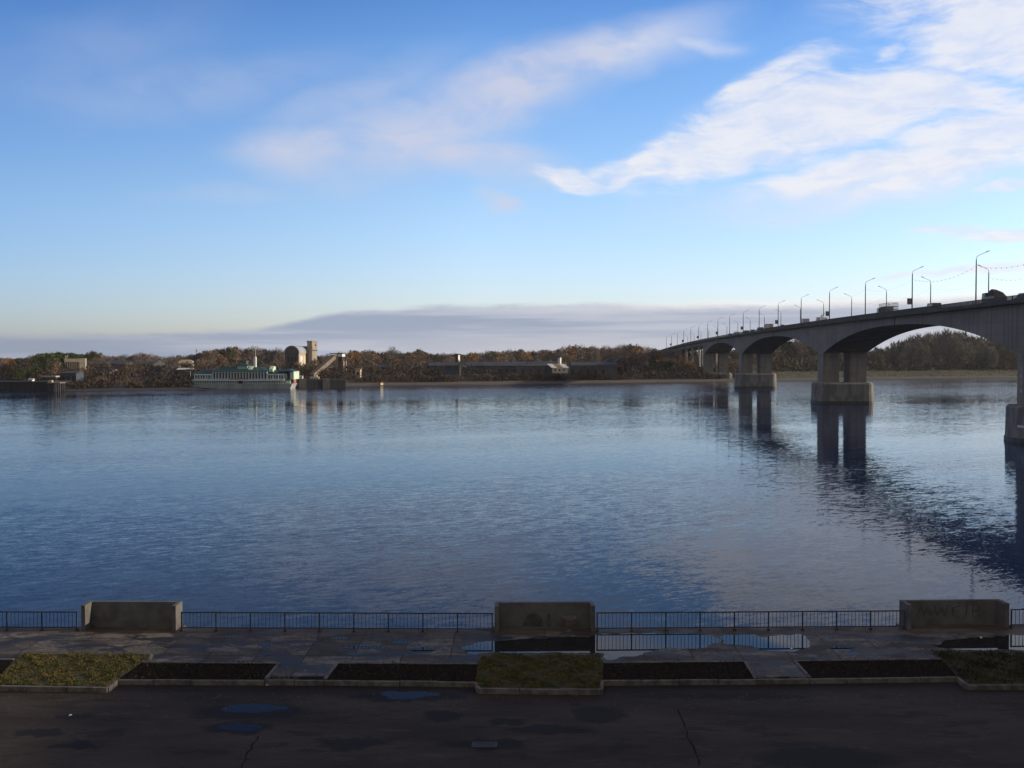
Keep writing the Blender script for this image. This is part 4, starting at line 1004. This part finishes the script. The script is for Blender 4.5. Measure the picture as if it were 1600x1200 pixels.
# white roofed house
a, W, Z = frame(855, 888, 582, 540); z0 = Z(583)
t = thing('white_roofed_house', 'beige house with two pale sloping roofs at the right end of the long warehouse', 'building', (a.x, 540, z0))
e = Z(574.5) - z0
box(W * .25, W * .98, 0, 9, 0, e).build('wall', mCREAM, t)
for u in (0, .56): MB()._add([(W * u, 4, Z(568.5) - z0), (W * (u + .24), 4, Z(568.5) - z0), (W * (u + .46), -.4, e + .02), (W * (u + .22), -.4, e + .02), (W * u, 4, Z(568.5) - z0 - .3), (W * (u + .24), 4, Z(568.5) - z0 - .3), (W * (u + .46), -.4, e - .25), (W * (u + .22), -.4, e - .25)], [(0, 1, 2, 3), (7, 6, 5, 4), (0, 4, 5, 1), (1, 5, 6, 2), (2, 6, 7, 3), (3, 7, 4, 0)]).build('roof', mWHITE, t)
box(W * .28, W * .95, 4.2, 8.9, e + .003, Z(569) - z0).build('upper_wall', mCREAM, t)
for k in range(3): box(W * (.35 + .2 * k), W * (.42 + .2 * k), -.04, -.004, e * .4, e * .75).build('window', mDARKWIN, t)
shed('gabled_shed', 'dark gabled shed with a sloping roof near the left end of the bridge', 944, 957, 562, 567, 575, 568, 12, mCOND, mSLATE, 2, lean='y')
shed('steep_roofed_shed', 'narrow dark shed with a steep roof right of the gabled shed', 961, 974, 560.5, 568, 575, 572, 12, mBRICK, mSLATE, 1, lean='y')
shed('small_pale_house', 'tiny pale house among trees at the far left', 43.5, 47.5, 568.8, 570, 574, 520, 4, mWHITE, mTIN, 0)
shed('cream_hut', 'tiny cream hut among the shrubs left of the beach shed', 555, 563, 575.5, 577, 580, 512, 4, mCREAM, mBRICK, 1)
# white boat shed and boat beyond the bridge, small white kiosk on the right bank
shed('boathouse', 'low white boathouse seen through the bridge arch', 1213, 1243, 568.5, 570, 575, 690, 7, mWHITE, mTIN, 5)
a, W, Z = frame(1231, 1242, 575, 672); t = thing('moored_boat', 'small white boat lying below the boathouse', 'boat', (a.x, 672, ground(a.x, 672)))
MB().rings([[(.6, -.7, 0), (W - .3, -.8, 0), (W - .3, .8, 0), (.6, .7, 0)], [(-.3, -.3, 1.0), (W, -1.1, .9), (W, 1.1, .9), (-.3, .3, 1.0)]]).build('hull', mWHITE, t); box(W * .4, W * .8, -.7, .7, .9, 1.7).build('cabin', mTIN, t)
a, W, Z = frame(1455.5, 1459.5, 576, 698); t = thing('white_kiosk', 'tiny white kiosk on the grassy right bank before the forest', 'kiosk', (a.x, 698, ground(a.x, 698)))
box(0, W, 0, 1.6, 0, 1.5).build('wall', mWHITE, t); MB().rings([[(-.2, -.2, 1.503), (W + .2, -.2, 1.503), (W + .2, 1.8, 1.503), (-.2, 1.8, 1.503)], [(W / 2, .7, 2.2), (W / 2 + .1, .7, 2.2), (W / 2 + .1, .9, 2.2), (W / 2, .9, 2.2)]]).build('roof', mTIN, t)
# thin poles and a small mast over the trees
for px, yt, Y, l in ((307, 545, 560, 'thin dark pole rising above the trees left of the landing stage'),):
    a = at(px, yt, Y); z0 = ground(a.x, Y); o = thing('utility_pole', l, 'pole', (a.x, Y, z0)); MB().tube([(0, 0, 0), (0, 0, a.z - z0)], [.25, .14], 6).build('shaft', mWOOD, o); box(-.9, .9, -.1, .1, (a.z - z0) - 1.2, (a.z - z0) - 1.0).build('crossarm', mWOOD, o)

# ------------------------------------------------------------------ trees
def crown_mat(name, c1, c2, lo=.35, hi=.65): return M(name, c1, c2, .45, .9, spec=.1, lo=lo, hi=hi, detail=4, rnd=.25)
KIND = {  # name, crown material, leaf size, density, shape, bareness, category words
    'bare_tree': (crown_mat('bare_twigs', (.20, .165, .135), (.135, .115, .097)), .10, 1.6),
    'rusty_tree': (crown_mat('rusty_leaves', (.24, .165, .11), (.16, .125, .096)), .34, .9),
    'golden_tree': (crown_mat('golden_leaves', (.36, .20, .07), (.20, .125, .06)), .34, .8),
    'green_tree': (crown_mat('green_leaves', (.075, .095, .026), (.045, .055, .02)), .36, .9),
    'olive_tree': (crown_mat('olive_leaves', (.085, .078, .034), (.055, .048, .026)), .30, .9),
    'forest_tree': (crown_mat('forest_twigs', (.19, .175, .135), (.135, .125, .10)), .18, 1.0)}
mBARK = M('tree_bark', (.07, .055, .042), (.045, .036, .028), 1.5, .95)
def make_tree(kind, seed, H=12.0, wide=.42, nleaf=1500, low=.22):
    rg = random.Random(seed); mc, ls, _ = KIND[kind]
    t = thing(kind, 'x', 'tree')
    tr = MB(); tips = []
    lean = rg.uniform(-.3, .3)
    spine = [(0, 0, -.6), (lean * .3, 0, H * .25), (lean * .8, rg.uniform(-.2, .2), H * .55), (lean, rg.uniform(-.3, .3), H * .92)]
    tr.tube(spine, [H * .020, H * .015, H * .010, H * .002], 6)
    nb = rg.randint(10, 14)
    for k in range(nb):
        z = H * (low + .62 * k / nb); a = k * 2.4 + rg.uniform(-.4, .4); f = 1 - abs((z / H) - .48) * 1.1
        ln = H * wide * f * rg.uniform(.7, 1.15)
        p = Vector((lean * z / H, 0, z)); q = p + Vector((math.cos(a) * ln * .55, math.sin(a) * ln * .55, ln * .35)); r = q + Vector((math.cos(a) * ln * .4, math.sin(a) * ln * .4, ln * .5))
        tr.tube([p, q, r], [H * .007, H * .005, H * .0015], 4); tips += [(q, ln * .38), (r, ln * .34), ((q + r) / 2, ln * .36)]
    for k in range(4): tips.append((Vector((lean + rg.uniform(-.5, .5), rg.uniform(-.5, .5), H * rg.uniform(.78, .96))), H * .10))
    tr.build('trunk', mBARK, t, fix=False)
    cr = MB()
    twig = kind in ('bare_tree', 'forest_tree')
    for k in range(nleaf):
        c, r = tips[rg.randrange(len(tips))]
        v = Vector((rg.gauss(0, 1), rg.gauss(0, 1), rg.gauss(0, .8))); p = c + v * (r * .55)
        if p.z > H * (1.02 - .35 * (Vector((p.x, p.y)).length / (H * wide)) ** 2): continue
        if p.z < H * low * .6: continue
        if twig:
            d = (v.normalized() + Vector((0, 0, rg.uniform(.2, 1.2)))).normalized() * rg.uniform(.8, 2.2); s = d.cross(Vector((rg.uniform(-1, 1), rg.uniform(-1, 1), .3))).normalized() * ls * rg.uniform(.5, 1.2)
            cr.tri(p - s, p + s, p + d)
        else:
            u = Vector((rg.uniform(-1, 1), rg.uniform(-1, 1), rg.uniform(-1, 1))).normalized(); w = u.cross(Vector((rg.uniform(-1, 1), rg.uniform(-1, 1), rg.uniform(-1, 1)))).normalized()
            s = ls * rg.uniform(.6, 1.3); cr.quad(p - u * s, p + w * s * .7, p + u * s, p - w * s * .7)
    cr.build('crown', mc, t, fix=False)
    return t
PROTO = {'bare_tree': [(21, .38, 850), (22, .46, 900), (23, .32, 700), (24, .42, 800), (25, .28, 650)], 'rusty_tree': [(31, .40, 1300), (32, .48, 1400), (33, .30, 1100)], 'golden_tree': [(41, .34, 1200), (42, .26, 1000)],
         'green_tree': [(51, .46, 1800), (52, .54, 1900)], 'olive_tree': [(61, .40, 1500), (62, .46, 1500)], 'forest_tree': [(71, .26, 2200), (72, .32, 2400), (73, .22, 2000)]}
BUILT = {}
def tree(kind, x, y, h, label, group, rg):
    k = (kind, rg.randrange(len(PROTO[kind])))
    if k not in BUILT:
        sd, wd, nl = PROTO[kind][k[1]]
        o = BUILT[k] = make_tree(kind, sd, 12.0, wd, nl, .10 if kind == 'forest_tree' else .2)
    else: o = copy_tree(BUILT[k])
    s = h / 12.0; e = s if kind != 'forest_tree' else max(s * .8, .9)
    o.location = (x, y, ground(x, y)); o.scale = (e, e, s); o.rotation_euler = (0, 0, rg.uniform(0, 6.28))
    tag(o, label, 'tree', group); return o
TOPS = [(-150, 558), (0, 558), (40, 557), (60, 552), (90, 549), (120, 552), (135, 552), (146, 544), (158, 555), (200, 554), (228, 551), (250, 557), (300, 553), (345, 543), (360, 540), (378, 545), (395, 540), (410, 545), (440, 546), (475, 553), (520, 554), (545, 548), (560, 547), (582, 546), (600, 551), (612, 543), (625, 550), (655, 546), (680, 551), (720, 551), (760, 549), (800, 545), (830, 547), (862, 546), (900, 538), (930, 540), (962, 541), (990, 536), (1008, 543), (1040, 546), (1100, 548), (1190, 545), (1215, 534), (1250, 529), (1290, 535), (1360, 546), (1392, 538), (1415, 530), (1450, 522), (1480, 517), (1510, 521), (1540, 527), (1600, 528), (1750, 530)]
WORD = {'bare_tree': 'bare grey-brown tree', 'rusty_tree': 'rust-brown autumn tree', 'golden_tree': 'golden-orange autumn tree', 'green_tree': 'leafy dark green tree', 'olive_tree': 'olive-brown tree', 'forest_tree': 'tall bare forest tree'}
ZONES = [(-150, 58, 'at the far left beyond the quay wall'), (58, 138, 'round the concrete frame building'), (138, 275, 'behind the long dark shed'), (275, 440, 'behind the landing stage'), (440, 545, 'near the square tower and conveyor'), (545, 680, 'between the conveyor and the hoist tower'),
         (680, 850, 'behind the long warehouse'), (850, 985, 'behind the white-roofed house'), (985, 1180, 'at the far end of the bridge'), (1180, 1330, 'seen through the smaller bridge arch'), (1330, 1800, 'in the forest seen under the largest bridge arch')]
MIX = [(.35, .35, .15, .1, .05), (.05, .1, .05, .65, .15), (.45, .35, .08, .02, .1), (.5, .25, .18, .0, .07), (.6, .15, .1, .05, .1), (.4, .3, .2, 0, .1), (.45, .22, .15, .03, .15), (.55, .25, .1, 0, .1), (.4, .2, .1, .1, .2), (.5, .1, 0, .1, .3), (0, 0, 0, 0, 0)]
rg = random.Random(2024)
def zone(px): 
    for i, (a, b, l) in enumerate(ZONES):
        if px < b: return i, l
    return len(ZONES) - 1, ZONES[-1][2]
KN = ['bare_tree', 'rusty_tree', 'golden_tree', 'green_tree', 'olive_tree']
def plant(px, Y, top, kind=None):
    i, l = zone(px)
    kind = kind or ('forest_tree' if i == 10 else rg.choices(KN, MIX[i])[0])
    q = at(px, top, Y); h = q.z - ground(q.x, Y)
    if h < 2.5: return
    w = WORD[kind] + ' ' + l
    tree(kind, q.x, Y, h, w, w.replace(' tree', ' trees', 1), rg)
# tree line: every ten pixels, on two or three depths
px = -120.0
while px < 1330:
    base = interp(TOPS, px); sp = shore((px - 800) / F * 540)
    plant(px, sp + rg.uniform(95, 150), base + rg.uniform(-1.0, 2.5))
    px += rg.uniform(6.5, 10)
px = -120.0
while px < 1230:
    base = interp(TOPS, px); sp = shore((px - 800) / F * 540)
    plant(px, sp + rg.uniform(50, 80), max(base + 8, 558) + rg.uniform(0, 7), rg.choices(KN, (.5, .3, .1, .02, .08))[0])
    px += rg.uniform(13, 22)
px = 1335.0
while px < 1740:
    base = interp(TOPS, px); sp = shore((px - 800) / F * 690)
    plant(px, sp + rg.uniform(60, 110), base + rg.uniform(0, 4)); plant(px + rg.uniform(-6, 6), sp + rg.uniform(42, 58), base + rg.uniform(8, 20))
    px += rg.uniform(7.5, 11)
# single trees the photograph picks out
for px, Y, top, kind in [(75, 462, 551, 'green_tree'), (62, 470, 554, 'green_tree'), (90, 478, 549.5, 'green_tree'), (104, 500, 551, 'green_tree'), (120, 505, 553, 'green_tree'), (85, 452, 564, 'rusty_tree'), (30, 445, 575, 'green_tree'), (46, 449, 574, 'green_tree'),
                         (20, 470, 562, 'golden_tree'), (325, 520, 561, 'golden_tree'), (348, 530, 556, 'golden_tree'), (404, 500, 563, 'olive_tree'), (582, 560, 548, 'rusty_tree'), (621, 555, 560, 'golden_tree'), (640, 560, 550, 'rusty_tree'), (655, 600, 545, 'rusty_tree'),
                         (735, 600, 552, 'golden_tree'), (742, 602, 551, 'golden_tree'), (781, 610, 549, 'rusty_tree'), (985, 600, 537, 'rusty_tree'), (995, 604, 538, 'golden_tree'), (1022, 585, 562, 'olive_tree'), (1035, 588, 563, 'olive_tree'), (1046, 590, 564, 'green_tree'), (1008, 584, 566, 'rusty_tree'), (1585, 702, 560, 'olive_tree'), (1575, 704, 563, 'golden_tree')]:
    plant(px, Y, top, kind)
# shrubs along the bank and the far woodland beyond the trees: uncountable masses
def mass(name, label, n, m, fn, seed):
    rg2 = random.Random(seed); mb = MB()
    for k in range(n):
        r = fn(rg2)
        if r is None: continue
        x, y, h, s = r; z = ground(x, y); p = Vector((x, y, z + h * rg2.random() ** .8)); d = Vector((rg2.gauss(0, .5), rg2.gauss(0, .5), rg2.uniform(.4, 1.3))) * s
        w = Vector((rg2.uniform(-1, 1), rg2.uniform(-1, 1), 0)).normalized() * s * rg2.uniform(.12, .45)
        mb.tri(p - w, p + w, p + d)
    tag(mb.build(name, m, fix=False), label, 'vegetation', kind='stuff')
mSHRUB = M('shrub_twigs', (.058, .046, .036), (.092, .066, .044), .08, .95, spec=.1, world=True, lo=.42, hi=.66, detail=6)
def shrub(r):
    px = r.uniform(-110, 1180); Y0 = 500; x = (px - 800) / F * 510; off = (13 if px > 292 else 3) + 70 * r.random() ** 1.5
    if px < 85: off += 16
    if 470 < px < 535: off += 14
    x *= (shore(x) + off) / 510
    if math.sin(x * .35) + math.sin(x * .13 + 1) + .6 * r.gauss(0, 1) < -1.15: return None
    h = (2.9 + 1.5 * math.sin(x * .21) + 1.2 * math.sin(x * .57 + off * .1)) * (.6 if off < 24 else 1) + .8
    if 565 < px < 1000 and off > 24: h += 1.8
    return x, shore(x) + off, max(.6, h), r.uniform(.5, 1.2)
mass('undergrowth', 'dark brown bare shrubs covering the far bank between the buildings', 110000, mSHRUB, shrub, 5)
def reed(r):
    px = r.uniform(1190, 1720); off = 9 + 50 * r.random(); x = (px - 800) / F * 670; x *= (shore(x) + off) / 670
    return x, shore(x) + off, r.uniform(.1, .6 + (1.6 if off > 40 else 0)), r.uniform(.25, .6)
mass('bank_grass', 'dry olive grass on the right far bank below the forest', 14000, M('dry_reeds', (.085, .078, .036), (.055, .05, .028), .1, .95, spec=.1, world=True), reed, 6)
def wood(r):
    px = r.uniform(-300, 1900); Y = r.uniform(780, 1000); top = interp(TOPS, px) + (4.5 if px < 1340 else 9); q = at(px, top + r.random() * 3, Y)
    return q.x, Y, max(1.5, q.z - ground(q.x, Y)) * (1 - .12 * math.sin(px * .31) ** 2), r.uniform(1.2, 2.6)
mass('distant_woodland', 'distant grey-brown woodland filling the horizon behind the tree line', 60000, M('woodland_twigs', (.085, .068, .055), (.06, .05, .042), .03, .95, spec=.1, world=True), wood, 7)

def under(r):
    px = r.uniform(1185, 1740); x = (px - 800) / F * 730; off = r.uniform(40, 75); x *= (shore(x) + off) / 730
    return x, shore(x) + off, 5 + 3.5 * math.sin(x * .3) + 2 * math.sin(x * .83), r.uniform(.7, 1.7)
mass('forest_undergrowth', 'tangled grey-brown undergrowth along the foot of the right bank forest', 30000, M('forest_brush', (.09, .08, .05), (.06, .055, .038), .12, .95, spec=.1, world=True), under, 8)

# ------------------------------------------------------------------ the hazy air over the river
if HAZE:
    hm = bpy.data.materials.new('river_haze'); hm.use_nodes = True; g = G(hm.node_tree); g.n.clear()
    o = g.node('ShaderNodeOutputMaterial'); v = g.node('ShaderNodeVolumePrincipled'); g.l.new(v.outputs[0], o.inputs['Volume'])
    v.inputs['Color'].default_value = (.86, .90, .96, 1); v.inputs['Density'].default_value = HAZE; v.inputs['Anisotropy'].default_value = .3
    tag(box(-2500, 2500, -400, 2500, -8, 42).build('haze', hm), 'thin bluish haze hanging over the river', 'haze', kind='stuff')
